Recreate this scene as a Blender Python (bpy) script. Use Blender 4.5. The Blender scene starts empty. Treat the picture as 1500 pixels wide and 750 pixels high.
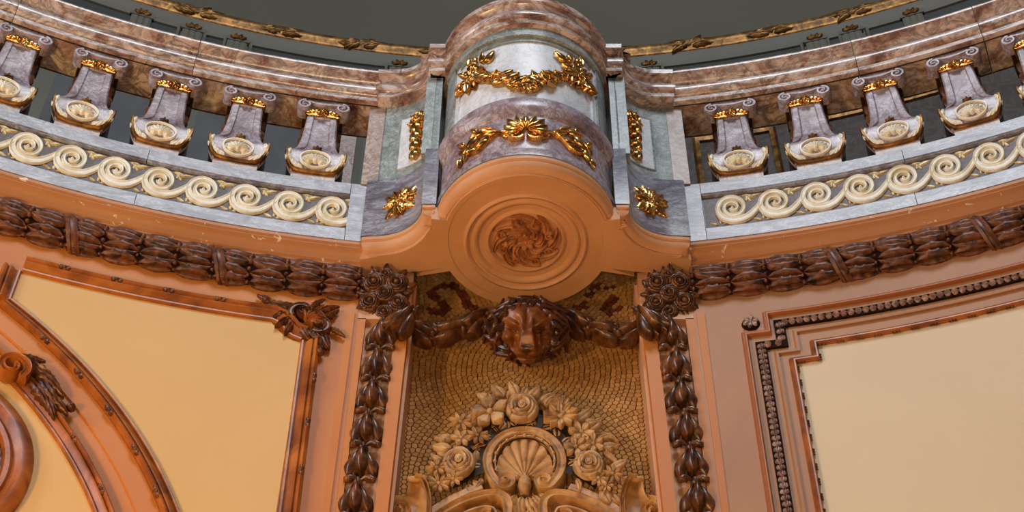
import bpy, math, random
from mathutils import Matrix, Vector
random.seed(7)
PI = math.pi
sin, cos, rad = math.sin, math.cos, math.radians
ZC = 1.6                      # eye height above the hall floor; heights below are counted from the eye and lifted at the end
scn = bpy.context.scene
COL = scn.collection

# ------------------------------------------------------------------ camera, world, lights, exposure
cam_d = bpy.data.cameras.new('camera'); cam = bpy.data.objects.new('camera', cam_d); COL.objects.link(cam)
cam.location = (0, 0, ZC); cam.rotation_euler = (rad(140), 0, 0)
cam_d.sensor_fit = 'HORIZONTAL'; cam_d.sensor_width = 36; cam_d.lens = 57.6; cam_d.shift_x = -20 / 1500
cam_d.clip_end = 200
scn.camera = cam
scn.view_settings.view_transform = 'Standard'; scn.view_settings.look = 'None'
scn.view_settings.gamma = 1; scn.view_settings.use_curve_mapping = False
scn.view_settings.exposure = 0.0

w = bpy.data.worlds.new('hall_daylight'); scn.world = w; w.use_nodes = True
bg = w.node_tree.nodes['Background']; bg.inputs[0].default_value = (.80, .88, 1.0, 1); bg.inputs[1].default_value = .07

def light(name, kind, loc, energy, col, size=1.0, look=None, sy=None):
    d = bpy.data.lights.new(name, kind); d.energy = energy; d.color = col
    if kind == 'AREA':
        d.size = size
        if sy: d.shape = 'RECTANGLE'; d.size_y = sy
    else: d.shadow_soft_size = size
    o = bpy.data.objects.new(name, d); COL.objects.link(o); o.location = loc
    if look is not None:
        o.rotation_euler = (Vector(look) - Vector(loc)).to_track_quat('-Z', 'Y').to_euler()
    return o
# skylight in the crown of the dome, high windows across the hall, warm lamps low down in the hall
light('skylight', 'AREA', (0.8, -2.2, 15.2), 520, (.86, .93, 1.0), 3.2, (0, 5.0, 8.0))
light('high_window', 'AREA', (-7.0, .4, 8.2), 260, (.93, .96, 1.0), 2.4, (1.0, 5.2, 7.6), 3.4)
light('hall_lamp', 'POINT', (-3.1, 2.2, 4.3), 300, (1.0, .60, .21), .25)
light('hall_lamp', 'POINT', (-.3, .3, 2.0), 350, (1.0, .66, .35), .3)
light('hall_lamp', 'POINT', (2.9, 1.2, 2.2), 15, (1.0, .76, .52), .3)

# ------------------------------------------------------------------ helpers
R, AY, DY = 6.45, -1.3333, 4.985        # balustrade radius, rotunda axis, pedestal drum axis
RW = R + .13                            # wall radius
MY, PY = 5.42, 5.20                     # mosaic plane, pilaster plane
RB = R + 1.9                            # wall behind the gallery
W = {}; TOP = []
I4 = Matrix.Identity(4)

def lin(c):
    return tuple((v / 12.92 if v <= .04045 else ((v + .055) / 1.055) ** 2.4) for v in [x / 255 for x in c]) + (1,)

class MB:
    def __init__(s): s.v = []; s.f = []
    def add(s, v, f):
        b = len(s.v); s.v += [tuple(p) for p in v]; s.f += [tuple(i + b for i in q) for q in f]
    def grid(s, g, cu=False, cv=False):
        n, m = len(g), len(g[0]); f = []
        for i in range(n if cu else n - 1):
            for j in range(m if cv else m - 1):
                a, b = i, (i + 1) % n; c, d = j, (j + 1) % m
                f.append((a * m + c, a * m + d, b * m + d, b * m + c))
        s.add([p for r in g for p in r], f)
    def box(s, x0, x1, y0, y1, z0, z1):
        v = [(x, y, z) for z in (z0, z1) for y in (y0, y1) for x in (x0, x1)]
        s.add(v, [(0, 2, 3, 1), (4, 5, 7, 6), (0, 1, 5, 4), (2, 6, 7, 3), (0, 4, 6, 2), (1, 3, 7, 5)])
    def relief(s, g, base=-.012):
        """top grid in (x,y,z) with a skirt down to z=base"""
        n, m = len(g), len(g[0])
        s.grid(g)
        ring = [(i, 0) for i in range(n)] + [(n - 1, j) for j in range(1, m)] + [(i, m - 1) for i in range(n - 2, -1, -1)] + [(0, j) for j in range(m - 2, 0, -1)]
        top = [g[i][j] for i, j in ring]; bot = [(p[0], p[1], base) for p in top]
        k = len(ring)
        s.add(top + bot, [(i, (i + 1) % k, k + (i + 1) % k, k + i) for i in range(k)])
    def dome(s, x, y, z, rx, ry=None, rz=None, n=12, k=5, full=False):
        ry = ry or rx; rz = rz or rx
        g = []
        for i in range(k + 1):
            a = PI / 2 - i / k * (PI if full else PI / 2)
            g.append([(x + rx * cos(a) * cos(2 * PI * j / n), y + ry * cos(a) * sin(2 * PI * j / n), z + rz * sin(a)) for j in range(n)])
        s.grid(g, cv=True)
    def tube(s, pts, rads, n=8, flat=1.0):
        """round tube in local space, pts 3d"""
        g = []
        for i, p in enumerate(pts):
            a = Vector(pts[max(i - 1, 0)]); b = Vector(pts[min(i + 1, len(pts) - 1)])
            t = (b - a).normalized(); up = Vector((0, 0, 1))
            if abs(t.z) > .95: up = Vector((0, 1, 0))
            sd = t.cross(up).normalized(); u2 = sd.cross(t)
            r = rads[i] if isinstance(rads, (list, tuple)) else rads
            g.append([tuple(Vector(p) + sd * (r * cos(2 * PI * j / n)) + u2 * (r * flat * sin(2 * PI * j / n))) for j in range(n)])
        s.grid(g, cv=True)
        m = len(g)
        for ri, rev in ((0, False), (m - 1, True)):
            s.add(g[ri], [tuple(range(n)) if not rev else tuple(reversed(range(n)))])
    def mapped(s, fr):
        o = MB(); o.v = [fr(*p) for p in s.v]; o.f = list(s.f); return o
    def mesh(s, name, mat, smooth=True, ang=40):
        me = bpy.data.meshes.new(name)
        me.from_pydata(s.v, [], s.f); me.materials.append(mat)
        import bmesh
        bm = bmesh.new(); bm.from_mesh(me)
        bmesh.ops.remove_doubles(bm, verts=bm.verts, dist=1e-5)
        bmesh.ops.recalc_face_normals(bm, faces=bm.faces)
        if smooth:
            for f in bm.faces: f.smooth = True
            for e in bm.edges:
                if len(e.link_faces) == 2 and e.calc_face_angle(0) > rad(ang): e.smooth = False
        bm.to_mesh(me); bm.free()
        return me

def link(name, data, M, parent=None):
    o = bpy.data.objects.new(name, data); COL.objects.link(o)
    if parent is not None:
        o.parent = parent; o.matrix_basis = W[parent].inverted() @ M
    else:
        o.matrix_basis = M; TOP.append(o)
    W[o] = M
    return o

def put(name, mb, mat, parent=None, smooth=True, ang=40, anchor=None):
    """world-space builder -> object with its origin at the bottom centre of the shape"""
    xs = [p[0] for p in mb.v]; ys = [p[1] for p in mb.v]; zs = [p[2] for p in mb.v]
    c = Vector(anchor) if anchor else Vector(((min(xs) + max(xs)) / 2, (min(ys) + max(ys)) / 2, min(zs)))
    mb.v = [(p[0] - c.x, p[1] - c.y, p[2] - c.z) for p in mb.v]
    return link(name, mb.mesh(name, mat, smooth, ang), Matrix.Translation(c), parent)

def tag(o, label=None, cat=None, group=None, kind=None):
    if label: o['label'] = label
    if cat: o['category'] = cat
    if group: o['group'] = group
    if kind: o['kind'] = kind
    return o

def thing(name, loc, label, cat, group=None, M=None):
    o = link(name, None, M if M is not None else Matrix.Translation(Vector(loc)))
    o.empty_display_size = .05
    return tag(o, label, cat, group)

# ------------------------------------------------------------------ surface frames: (u along, v up, w out) -> world
class Frame:
    def __call__(s, u, v, w): return tuple(s.at(u, v, w)[0])
    def M(s, u, v, w=0, rot=0, sc=1.0, flip=False):
        p, a, b, n = s.at(u, v, w)
        c, q = cos(rot), sin(rot)
        sx, sy, sz = sc if isinstance(sc, (tuple, list)) else (sc, sc, sc)
        x = (a * c + b * q) * sx; y = (b * c - a * q) * sy; z = n * sz
        if flip: x = (a * c - b * q) * -sx if False else x * 1
        return Matrix(((x[0], y[0], z[0], p[0]), (x[1], y[1], z[1], p[1]), (x[2], y[2], z[2], p[2]), (0, 0, 0, 1)))
class Plane(Frame):
    def __init__(s, y): s.y = y
    def at(s, u, v, w): return Vector((u, s.y - w, v)), Vector((1, 0, 0)), Vector((0, 0, 1)), Vector((0, -1, 0))
class Ring(Frame):                      # inside of the rotunda
    def __init__(s, r): s.r = r
    def at(s, u, v, w):
        t = u / s.r; r = s.r - w
        return Vector((r * sin(t), AY + r * cos(t), v)), Vector((cos(t), -sin(t), 0)), Vector((0, 0, 1)), Vector((-sin(t), -cos(t), 0))
class Drum(Frame):                      # outside of the pedestal drum
    def __init__(s, r): s.r = r
    def at(s, u, v, w):
        t = u / s.r; r = s.r + w
        return Vector((r * sin(t), DY - r * cos(t), v)), Vector((cos(t), sin(t), 0)), Vector((0, 0, 1)), Vector((sin(t), -cos(t), 0))
class Under(Frame):                     # underside, facing down
    def __init__(s, z): s.z = z
    def at(s, u, v, w): return Vector((u, DY - v, s.z - w)), Vector((1, 0, 0)), Vector((0, -1, 0)), Vector((0, 0, -1))
class Tilt(Frame):                      # plane leaning forward by an angle
    def __init__(s, o, a): s.o = Vector(o); s.n = Vector((0, -cos(a), -sin(a))); s.b = Vector((0, -sin(a), cos(a)))
    def at(s, u, v, w): return s.o + Vector((u, 0, 0)) + s.b * v + s.n * w, Vector((1, 0, 0)), s.b, s.n
class Torus(Frame):                     # half-round moulding running round the wall
    def __init__(s, r, zc, rz, rw): s.r, s.zc, s.rz, s.rw = r, zc, rz, rw
    def at(s, u, v, w):
        a = v / s.rz; t = u / s.r
        rr = s.r - (s.rw + w) * cos(a); z = s.zc + (s.rz + w) * sin(a)
        inn = Vector((-sin(t), -cos(t), 0)); up = Vector((0, 0, 1))
        return Vector((rr * sin(t), AY + rr * cos(t), z)), Vector((cos(t), -sin(t), 0)), (up * cos(a) - inn * sin(a)), (inn * cos(a) + up * sin(a))
class Path(Frame):                      # follows a plan polyline
    def __init__(s, pts): s.p = pts; s.l = [0]; [s.l.append(s.l[-1] + math.dist(pts[i], pts[i + 1])) for i in range(len(pts) - 1)]
    def at(s, u, v, w):
        i = 0
        while i < len(s.p) - 2 and s.l[i + 1] < u: i += 1
        k = (u - s.l[i]) / (s.l[i + 1] - s.l[i]); a, b = s.p[i], s.p[i + 1]
        t = Vector((b[0] - a[0], b[1] - a[1], 0)).normalized(); n = Vector((t.y, -t.x, 0))
        return Vector((a[0] + (b[0] - a[0]) * k, a[1] + (b[1] - a[1]) * k, v)) + n * w, t, Vector((0, 0, 1)), n

def inst(name, me, fr, u, v, w=0, rot=0, sc=1.0, parent=None):
    return link(name, me, fr.M(u, v, w, rot, sc), parent)

# ------------------------------------------------------------------ materials (procedural)
def newmat(name):
    m = bpy.data.materials.new(name); m.use_nodes = True; nt = m.node_tree
    b = nt.nodes['Principled BSDF']; return m, nt, b
def coords(nt, rnd=True):
    tc = nt.nodes.new('ShaderNodeTexCoord')
    if not rnd: return tc.outputs['Object']
    oi = nt.nodes.new('ShaderNodeObjectInfo'); mul = nt.nodes.new('ShaderNodeMath'); mul.operation = 'MULTIPLY'; mul.inputs[1].default_value = 37.0
    nt.links.new(oi.outputs['Random'], mul.inputs[0])
    ad = nt.nodes.new('ShaderNodeVectorMath'); ad.operation = 'ADD'
    nt.links.new(tc.outputs['Object'], ad.inputs[0]); nt.links.new(mul.outputs[0], ad.inputs[1])
    return ad.outputs[0]
def noise(nt, co, scale, detail=4, dist=0.0, rough=.55):
    n = nt.nodes.new('ShaderNodeTexNoise'); n.inputs['Scale'].default_value = scale; n.inputs['Detail'].default_value = detail
    n.inputs['Distortion'].default_value = dist; n.inputs['Roughness'].default_value = rough
    nt.links.new(co, n.inputs['Vector']); return n
def ramp(nt, fac, stops):
    r = nt.nodes.new('ShaderNodeValToRGB'); e = r.color_ramp.elements
    while len(e) < len(stops): e.new(.5)
    for i, (p, c) in enumerate(stops): e[i].position = p; e[i].color = lin(c)
    nt.links.new(fac, r.inputs[0]); return r.outputs[0]
def mixc(nt, fac, a, b, mode='MIX'):
    x = nt.nodes.new('ShaderNodeMix'); x.data_type = 'RGBA'; x.blend_type = mode
    if isinstance(fac, float): x.inputs[0].default_value = fac
    else: nt.links.new(fac, x.inputs[0])
    for k, v in ((6, a), (7, b)):
        if isinstance(v, tuple): x.inputs[k].default_value = v
        else: nt.links.new(v, x.inputs[k])
    return x.outputs[2]
def bump(nt, b, h, strength, dist=.01):
    n = nt.nodes.new('ShaderNodeBump'); n.inputs['Strength'].default_value = strength; n.inputs['Distance'].default_value = dist
    nt.links.new(h, n.inputs['Height']); nt.links.new(n.outputs[0], b.inputs['Normal'])

def marble(name, stops, vein, scale=3.0, rough=.3, stretch=(1, 1, 1), veinw=.045):
    m, nt, b = newmat(name); co = coords(nt)
    mp = nt.nodes.new('ShaderNodeMapping'); mp.inputs['Scale'].default_value = stretch; mp.inputs['Rotation'].default_value = (.3, .2, .35)
    nt.links.new(co, mp.inputs[0]); co = mp.outputs[0]
    n = noise(nt, co, scale, 8, 1.4, .62); c = ramp(nt, n.outputs['Fac'], stops)
    n2 = noise(nt, co, scale * 1.7, 6, 2.2, .6)
    k = ramp(nt, n2.outputs['Fac'], [(.47 - veinw, (0, 0, 0)), (.49, (255, 255, 255)), (.51, (255, 255, 255)), (.53 + veinw, (0, 0, 0))])
    n3 = noise(nt, co, scale * .6, 3); k2 = nt.nodes.new('ShaderNodeMath'); k2.operation = 'MULTIPLY'
    sep = nt.nodes.new('ShaderNodeRGBToBW'); nt.links.new(k, sep.inputs[0]); nt.links.new(sep.outputs[0], k2.inputs[0]); nt.links.new(n3.outputs['Fac'], k2.inputs[1])
    c = mixc(nt, k2.outputs[0], c, lin(vein))
    n4 = noise(nt, co, scale * 22, 3); c = mixc(nt, .22, c, ramp(nt, n4.outputs['Fac'], [(.3, (60, 55, 55)), (.7, (235, 235, 235))]), 'OVERLAY')
    nt.links.new(c, b.inputs['Base Color']); b.inputs['Roughness'].default_value = rough
    return m
def paint(name, c1, c2, rough=.55, chips=False, scale=1.3):
    m, nt, b = newmat(name); co = coords(nt, False)
    n = noise(nt, co, scale, 5, .5); c = ramp(nt, n.outputs['Fac'], [(.3, c1), (.7, c2)])
    n2 = noise(nt, co, 45, 2)
    if chips:
        n3 = noise(nt, co, 19, 3, .8); k = ramp(nt, n3.outputs['Fac'], [(.668, (0, 0, 0)), (.69, (255, 255, 255))])
        c = mixc(nt, k, c, lin((236, 222, 205)))
    nt.links.new(c, b.inputs['Base Color']); b.inputs['Roughness'].default_value = rough
    bump(nt, b, n2.outputs['Fac'], .06, .004)
    return m
def carved(name, c1, c2, c3, rough=.38, metal=0.0, scale=14, spec=.5):
    m, nt, b = newmat(name); co = coords(nt)
    n = noise(nt, co, scale, 6, .8); c = ramp(nt, n.outputs['Fac'], [(.32, c1), (.5, c2), (.68, c3)])
    nt.links.new(c, b.inputs['Base Color']); b.inputs['Roughness'].default_value = rough; b.inputs['Metallic'].default_value = metal
    b.inputs['Specular IOR Level'].default_value = spec
    n2 = noise(nt, co, scale * 6, 3); bump(nt, b, n2.outputs['Fac'], .18, .004)
    return m

M_GREY = marble('grey_marble', [(.28, (96, 88, 98)), (.44, (136, 136, 150)), (.58, (174, 178, 192)), (.72, (122, 106, 110))], (74, 56, 58), 4.2, .32, (1, 1, 2.6))
M_MAUVE = marble('mauve_marble', [(.25, (112, 92, 98)), (.45, (168, 152, 162)), (.6, (196, 188, 200)), (.78, (140, 108, 108))], (86, 58, 58), 6.0, .3)
M_RAIL = marble('red_brown_marble', [(.28, (96, 60, 48)), (.42, (170, 132, 116)), (.55, (224, 210, 204)), (.68, (180, 140, 120)), (.8, (82, 48, 40))], (48, 28, 24), 3.0, .2, (1, 1, 2.0))
M_GREEN = marble('grey_green_marble', [(.25, (112, 122, 122)), (.45, (150, 164, 164)), (.6, (178, 190, 190)), (.78, (126, 128, 130))], (98, 96, 98), 6.5, .35)
M_PINK = marble('pink_marble', [(.28, (150, 120, 108)), (.5, (196, 178, 168)), (.72, (168, 148, 146))], (116, 82, 74), 5, .35)
M_WHITE = marble('white_marble', [(.3, (214, 222, 232)), (.5, (236, 240, 246)), (.7, (224, 230, 240))], (186, 196, 208), 4, .3, veinw=.01)
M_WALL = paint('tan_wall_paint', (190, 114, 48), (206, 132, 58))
M_WALLR = paint('daylit_tan_wall_paint', (166, 118, 80), (182, 134, 94))  # copy of the tan wall paint, cooler daylight put into the colour
M_SOFF = paint('tan_soffit_paint', (204, 152, 112), (216, 168, 128), scale=4)
M_CHIP = paint('chipped_tan_paint', (180, 126, 86), (200, 144, 102), chips=True)
M_CREAM = paint('cream_panel_paint', (218, 198, 164), (226, 206, 174), .6, scale=.8)
M_CHIPO = paint('orange_tan_moulding', (158, 92, 46), (176, 108, 58), .5)
M_CREAML = paint('lamplit_cream_paint', (216, 174, 108), (224, 184, 120), .6, scale=.8)  # copy of the cream panel paint, warm lamplight put into the colour
M_MANE = carved('dark_mane_brown', (38, 18, 9), (72, 38, 19), (112, 62, 32), .32, 0, 16, .7)
M_BROWN = carved('dark_carved_brown', (44, 24, 13), (88, 52, 26), (134, 84, 44), .30, 0, 16, .7)
M_FRIEZE = carved('brown_frieze_paint', (44, 24, 18), (104, 62, 40), (136, 82, 52), .42, 0, 22)
M_LION = carved('lion_brown', (94, 54, 24), (138, 84, 38), (162, 102, 50), .36, 0, 9, .6)
M_FRAME = carved('orange_brown_frame', (112, 56, 16), (158, 88, 30), (186, 110, 42), .36, 0, 6)
M_FRAMED = carved('dark_frame_ornament', (52, 26, 12), (92, 50, 20), (140, 82, 36), .36, 0, 20)
M_GOLD = carved('gold_leaf', (150, 100, 44), (214, 158, 86), (248, 212, 146), .26, 1.0, 12)
M_OLDGOLD = carved('old_gold', (70, 46, 20), (122, 84, 40), (168, 122, 62), .42, .6, 14)
M_IVORY = carved('ivory_gilt', (218, 206, 168), (240, 234, 212), (250, 247, 236), .4, 0, 10)
M_IVORYD = carved('tarnished_gilt', (140, 116, 70), (200, 178, 124), (232, 216, 168), .4, .1, 18)
M_STONE = carved('tan_carved_stone', (134, 92, 50), (190, 142, 88), (214, 170, 112), .5, 0, 9)
M_GROUT = paint('dark_grout', (30, 20, 12), (40, 26, 16), .9)
M_WBED = carved('wreath_gap_shade', (34, 22, 12), (50, 32, 18), (66, 44, 26), .7, 0, 14)  # near-black stands in for shadow between the wreath flowers
M_BACK = paint('grey_gallery_paint', (90, 87, 77), (104, 100, 88), .6)
M_BACKD = paint('dark_grey_panel', (48, 51, 49), (58, 61, 58), .6)
M_DOME = paint('olive_grey_dome', (84, 81, 68), (90, 86, 73), .8, scale=.3)
M_BKBR = marble('brown_gallery_marble', [(.3, (34, 24, 20)), (.5, (62, 46, 38)), (.7, (46, 34, 28))], (88, 80, 74), 2.5, .6)
M_BED = marble('shaded_plum_bed', [(.3, (70, 56, 58)), (.5, (108, 92, 96)), (.7, (84, 68, 70))], (52, 38, 38), 6, .5)  # plum tone darkened to stand in for shade behind the scrolls
M_CORE = carved('shade_and_dark_brown', (24, 14, 10), (36, 20, 14), (50, 28, 18), .9, 0, 18, .1)  # frieze core: recess shade put into the colour; strip bed and boss plainly dark
M_BALB = marble('painted_shade_brown', [(.3, (30, 18, 12)), (.5, (56, 37, 27)), (.7, (40, 25, 18))], (28, 16, 12), 5, .4)  # shade put into the colour: rail underside, baluster sides and backs
M_SHADE = paint('slate_gallery_panel', (66, 68, 70), (88, 88, 90), .6, scale=3)
M_FLOOR = paint('stone_floor', (150, 120, 92), (176, 146, 116), .4)

def tilemat(name, c1, c2, c3):
    m, nt, b = newmat(name)
    tc = nt.nodes.new('ShaderNodeTexCoord'); at = nt.nodes.new('ShaderNodeAttribute'); at.attribute_name = 'tone'
    c = ramp(nt, at.outputs['Fac'], [(0, c1), (.5, c2), (1, c3)])
    nt.links.new(c, b.inputs['Base Color']); b.inputs['Roughness'].default_value = .75; b.inputs['Specular IOR Level'].default_value = .2
    return m
M_TILE = tilemat('olive_brown_tile', (170, 124, 72), (184, 138, 82), (198, 152, 94))
M_TILE2 = tilemat('rust_tile', (92, 44, 30), (112, 56, 38), (128, 70, 48))

# ------------------------------------------------------------------ sweeps
def ring_sweep(prof, t0, t1, n=None, caps=True, u=False):
    """profile [(r, z)] turned round the rotunda axis between angles in degrees"""
    n = n or max(2, int(abs(t1 - t0) / .6)); mb = MB(); g = []
    for i in range(n + 1):
        t = rad(t0 + (t1 - t0) * i / n)
        g.append([(r * sin(t), AY + r * cos(t), z) for r, z in prof])
    mb.grid(g)
    if caps:
        k = len(prof); mb.add(g[0], [tuple(range(k))]); mb.add(g[-1], [tuple(reversed(range(k)))])
    return mb
def offset_path(pts, off, closed=False):
    out = []; n = len(pts)
    for i, p in enumerate(pts):
        a = pts[i - 1] if (i > 0 or closed) else None; b = pts[(i + 1) % n] if (i < n - 1 or closed) else None
        ns = []
        for q0, q1 in ((a, p), (p, b)):
            if q0 is None or q1 is None: continue
            dx, dy = q1[0] - q0[0], q1[1] - q0[1]; l = math.hypot(dx, dy) or 1; ns.append((dy / l, -dx / l))
        if len(ns) == 1: nx, ny = ns[0]
        else:
            nx, ny = ns[0][0] + ns[1][0], ns[0][1] + ns[1][1]; l2 = (nx * nx + ny * ny) / 2
            l2 = max(l2, .35); nx /= l2; ny /= l2
        out.append((p[0] + nx * off, p[1] + ny * off))
    return out
def plan_sweep(path, prof, caps=False):
    """profile [(offset, z)] along a plan path; offset towards the viewer's side"""
    mb = MB(); rows = []
    for off, z in prof: rows.append([(x, y, z) for x, y in offset_path(path, off)])
    mb.grid(rows)
    if caps:
        for e in (0, -1): mb.add([r[e] for r in rows], [tuple(range(len(rows)))])
    return mb
def trim_sweep(path, prof, fr, closed=False, step=.08):
    """profile [(offset, height)] along a path drawn on a surface (u, v)"""
    pts = []
    n = len(path)
    for i in range(n if closed else n - 1):
        a, b = path[i], path[(i + 1) % n]; k = max(1, int(math.dist(a, b) / step))
        rows = [(a[0] + (b[0] - a[0]) * j / k, a[1] + (b[1] - a[1]) * j / k) for j in range(k)]
        pts += rows
    if not closed: pts.append(path[-1])
    g = []
    offs = [offset_path(pts, o, closed) for o, h in prof]
    for i in range(len(pts)): g.append([fr(offs[j][i][0], offs[j][i][1], prof[j][1]) for j in range(len(prof))])
    mb = MB(); mb.grid(g, cu=closed)
    if not closed:
        mb.add(g[0], [tuple(range(len(prof)))]); mb.add(g[-1], [tuple(reversed(range(len(prof))))])
    return mb
def arc(cx, cy, rx, ry, a0, a1, n):
    return [(cx + rx * cos(rad(a0 + (a1 - a0) * i / n)), cy + ry * sin(rad(a0 + (a1 - a0) * i / n))) for i in range(n + 1)]

# ------------------------------------------------------------------ carved pieces (local: x, y in the surface, z outwards)
def leaf_grid(L, Wd, H, lobes=0, crease=.35, curl=0.0, bend=0.0, n=10, m=7, blunt=.75, cut=.28, ruff=0.0):
    g = []
    for i in range(n + 1):
        t = i / n; hw = Wd * max(.03, sin(PI * min(1, max(0, t ** blunt * .97 + .015)))) ** .8
        if lobes: hw *= 1 - cut * abs(cos(lobes * PI * t))
        row = []
        for j in range(m):
            s_ = -1 + 2 * j / (m - 1)
            z = H * (.35 + .65 * sin(PI * min(1, t * .8 + .15))) * (1 - .75 * s_ * s_) - crease * H * max(0, 1 - abs(s_) * 2.2) + curl * t * t
            if ruff: z += ruff * H * cos(lobes * 2 * PI * t) * s_ * s_
            row.append((L * t, s_ * hw + bend * t * t, z))
        g.append(row)
    return g
def leaf_mesh(name, mat, *a, base=-.01, **k):
    mb = MB(); mb.relief(leaf_grid(*a, **k), base); return mb.mesh(name, mat, ang=60)
def petal_patch(mb, a, span, r0, r1, h0, h1, base, n=6, m=7, lean=.0):
    g = []
    for i in range(n + 1):
        q = i / n; row = []
        for j in range(m):
            p = -1 + 2 * j / (m - 1)
            r = r0 + (r1 - r0) * q * (1 - .16 * p * p)
            z = h0 + (h1 - h0) * q + .22 * r1 * sin(PI * q) * (1 - .3 * p * p) - .28 * r1 * max(0, q - .72) * 2 + lean * p
            ang = a + p * span / 2 * (.75 + .25 * q)
            row.append((r * cos(ang), r * sin(ang), z))
        g.append(row)
    mb.relief(g, base)
def rose_parts(mat, r, name='rose', turn=.4):
    """returns (core mesh, [petal meshes])"""
    core = MB(); core.dome(0, 0, .30 * r, .20 * r, rz=.32 * r, n=14)
    core.tube([(.30 * r * (1 - .02 * k) * (1 - k / 40) * cos(k * .5), .30 * r * (1 - k / 40) * sin(k * .5), .34 * r + .010 * r * k) for k in range(22)], [.055 * r] * 22, 6)
    core.dome(0, 0, -.1 * r, .62 * r, rz=.34 * r, n=16)
    pet = []
    for k, (n, r0, r1, h0, h1) in enumerate(((3, .30, .56, .30, .50), (4, .46, .80, .16, .34), (5, .60, 1.06, .02, .14))):
        for i in range(n):
            mb = MB(); petal_patch(mb, turn + k * .7 + i * 2 * PI / n, 2 * PI / n * 1.28, r0 * r, r1 * r, h0 * r, h1 * r, -.08 * r, lean=.07 * r)
            pet.append(mb.mesh('petal', mat, ang=70))
    return core.mesh(name, mat), pet
def daisy_mesh(mat, r, n=5, wide=.36, name='daisy', cup=.2):
    mb = MB()
    for i in range(n):
        a = 2 * PI * i / n + .3
        g = leaf_grid(.92 * r, wide * r, .22 * r, crease=.5, curl=cup * r, n=7, m=5, blunt=1.25)
        g = [[((x + .12 * r) * cos(a) - y * sin(a), (x + .12 * r) * sin(a) + y * cos(a), z) for x, y, z in row] for row in g]
        mb.relief(g, -.15 * r)
    mb.dome(0, 0, .0, .20 * r, rz=.24 * r)
    return mb.mesh(name, mat, ang=60)
def ribbon(mb, path, widths, hs, base=-.01, round_=True):
    """raised band along a 2d path (x, y) with height hs; cross-section with rounded shoulders"""
    n = len(path); g = []
    for i, p in enumerate(path):
        a = path[max(i - 1, 0)]; b = path[min(i + 1, n - 1)]
        dx, dy = b[0] - a[0], b[1] - a[1]; l = math.hypot(dx, dy) or 1; nx, ny = -dy / l, dx / l
        wd = widths[i] if isinstance(widths, (list, tuple)) else widths; h = hs[i] if isinstance(hs, (list, tuple)) else hs
        prof = [(-.5, base), (-.5, h * .72), (-.40, h), (-.30, h * .96), (-.22, h * .8), (.0, h * .74), (.22, h * .8), (.30, h * .96), (.40, h), (.5, h * .72), (.5, base)] if round_ else [(-.5, base), (-.5, h * .6), (-.3, h), (.3, h), (.5, h * .6), (.5, base)]
        g.append([(p[0] + nx * wd * o, p[1] + ny * wd * o, z) for o, z in prof])
    mb.grid(g)
    k = len(g[0]); mb.add(g[0], [tuple(range(k))]); mb.add(g[-1], [tuple(reversed(range(k)))])
def spiral(cx, cy, r0, r1, a0, turns, n=40, sx=1.0):
    return [(cx + sx * (r0 + (r1 - r0) * i / n) * cos(rad(a0) + 2 * PI * turns * i / n), cy + (r0 + (r1 - r0) * i / n) * sin(rad(a0) + 2 * PI * turns * i / n)) for i in range(n + 1)]

# ================================================================== THE SETTING
def surf(name, mb, mat, ang=30):
    return tag(put(name, mb, mat, ang=ang), kind='structure')
WALL_SIDE = rad(0)
S0 = .795                                # where pilaster meets curved wall (arc length)
d0 = math.degrees(S0 / RW)
surf('wall_left', ring_sweep([(RW, -1.6), (RW, 6.12), (RW + .3, 6.12), (RW + .3, -1.6)], -62, -d0), M_WALL)
surf('wall_right', ring_sweep([(RW, -1.6), (RW, 6.12), (RW + .3, 6.12), (RW + .3, -1.6)], d0, 62), M_WALLR)
mb = MB(); mb.box(-.9, .9, MY + .004, MY + .2, -1.6, 6.48)
wc = surf('wall_center', mb, M_GROUT)
fl = MB(); fl.add([(9 * cos(2 * PI * i / 48), AY + 9 * sin(2 * PI * i / 48), -1.6) for i in range(48)], [tuple(range(48))])
surf('floor', fl, M_FLOOR)
surf('floor_gallery', ring_sweep([(R + .32, 6.02), (RB, 6.02), (RB, 6.14), (R + .32, 6.14)], -62, 62), M_FLOOR)
# gallery back wall, in bays, and the dome
WBACK = surf('wall_back', ring_sweep([(RB, 6.1), (RB, 9.86), (RB - .05, 9.88), (RB - .05, 9.94), (RB, 9.96), (RB, 10.535), (RB - .012, 10.54), (RB - .016, 10.60), (RB - .03, 10.63), (RB - .034, 10.66), (RB - .02, 10.67), (RB - .02, 10.80), (RB + .4, 10.80), (RB + .4, 6.1)], -62, 62), M_BACK)
dm = [(RB - .02, 10.78)] + [(RB - 4.8 * (1 - cos(a)) , 10.8 + 4.6 * sin(a)) for a in [rad(4 + 66 * i / 14) for i in range(15)]]
surf('ceiling', ring_sweep(dm, -75, 75, caps=False), M_DOME, 60)

# ================================================================== WALL TRIMS (under the balustrade)
def trimobj(n, mb, mat, ang=35): return tag(put('trim_%d' % n, mb, mat, ang=ang), kind='structure')
prof = [(R + .3, 6.15), (R + .004, 6.15), (R + .004, 6.128), (R + .014, 6.124), (R + .014, 6.115), (R + .03, 6.108), (R + .05, 6.098), (R + .062, 6.08), (R + .066, 6.07), (R + .078, 6.066), (R + .078, 6.052), (R + .3, 6.05)]
dp = math.degrees(.792 / R)
trimobj(1, ring_sweep(prof, -45, -dp), M_CHIP); trimobj(2, ring_sweep(prof, dp, 45), M_CHIP)

FW = Ring(RW)
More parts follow.
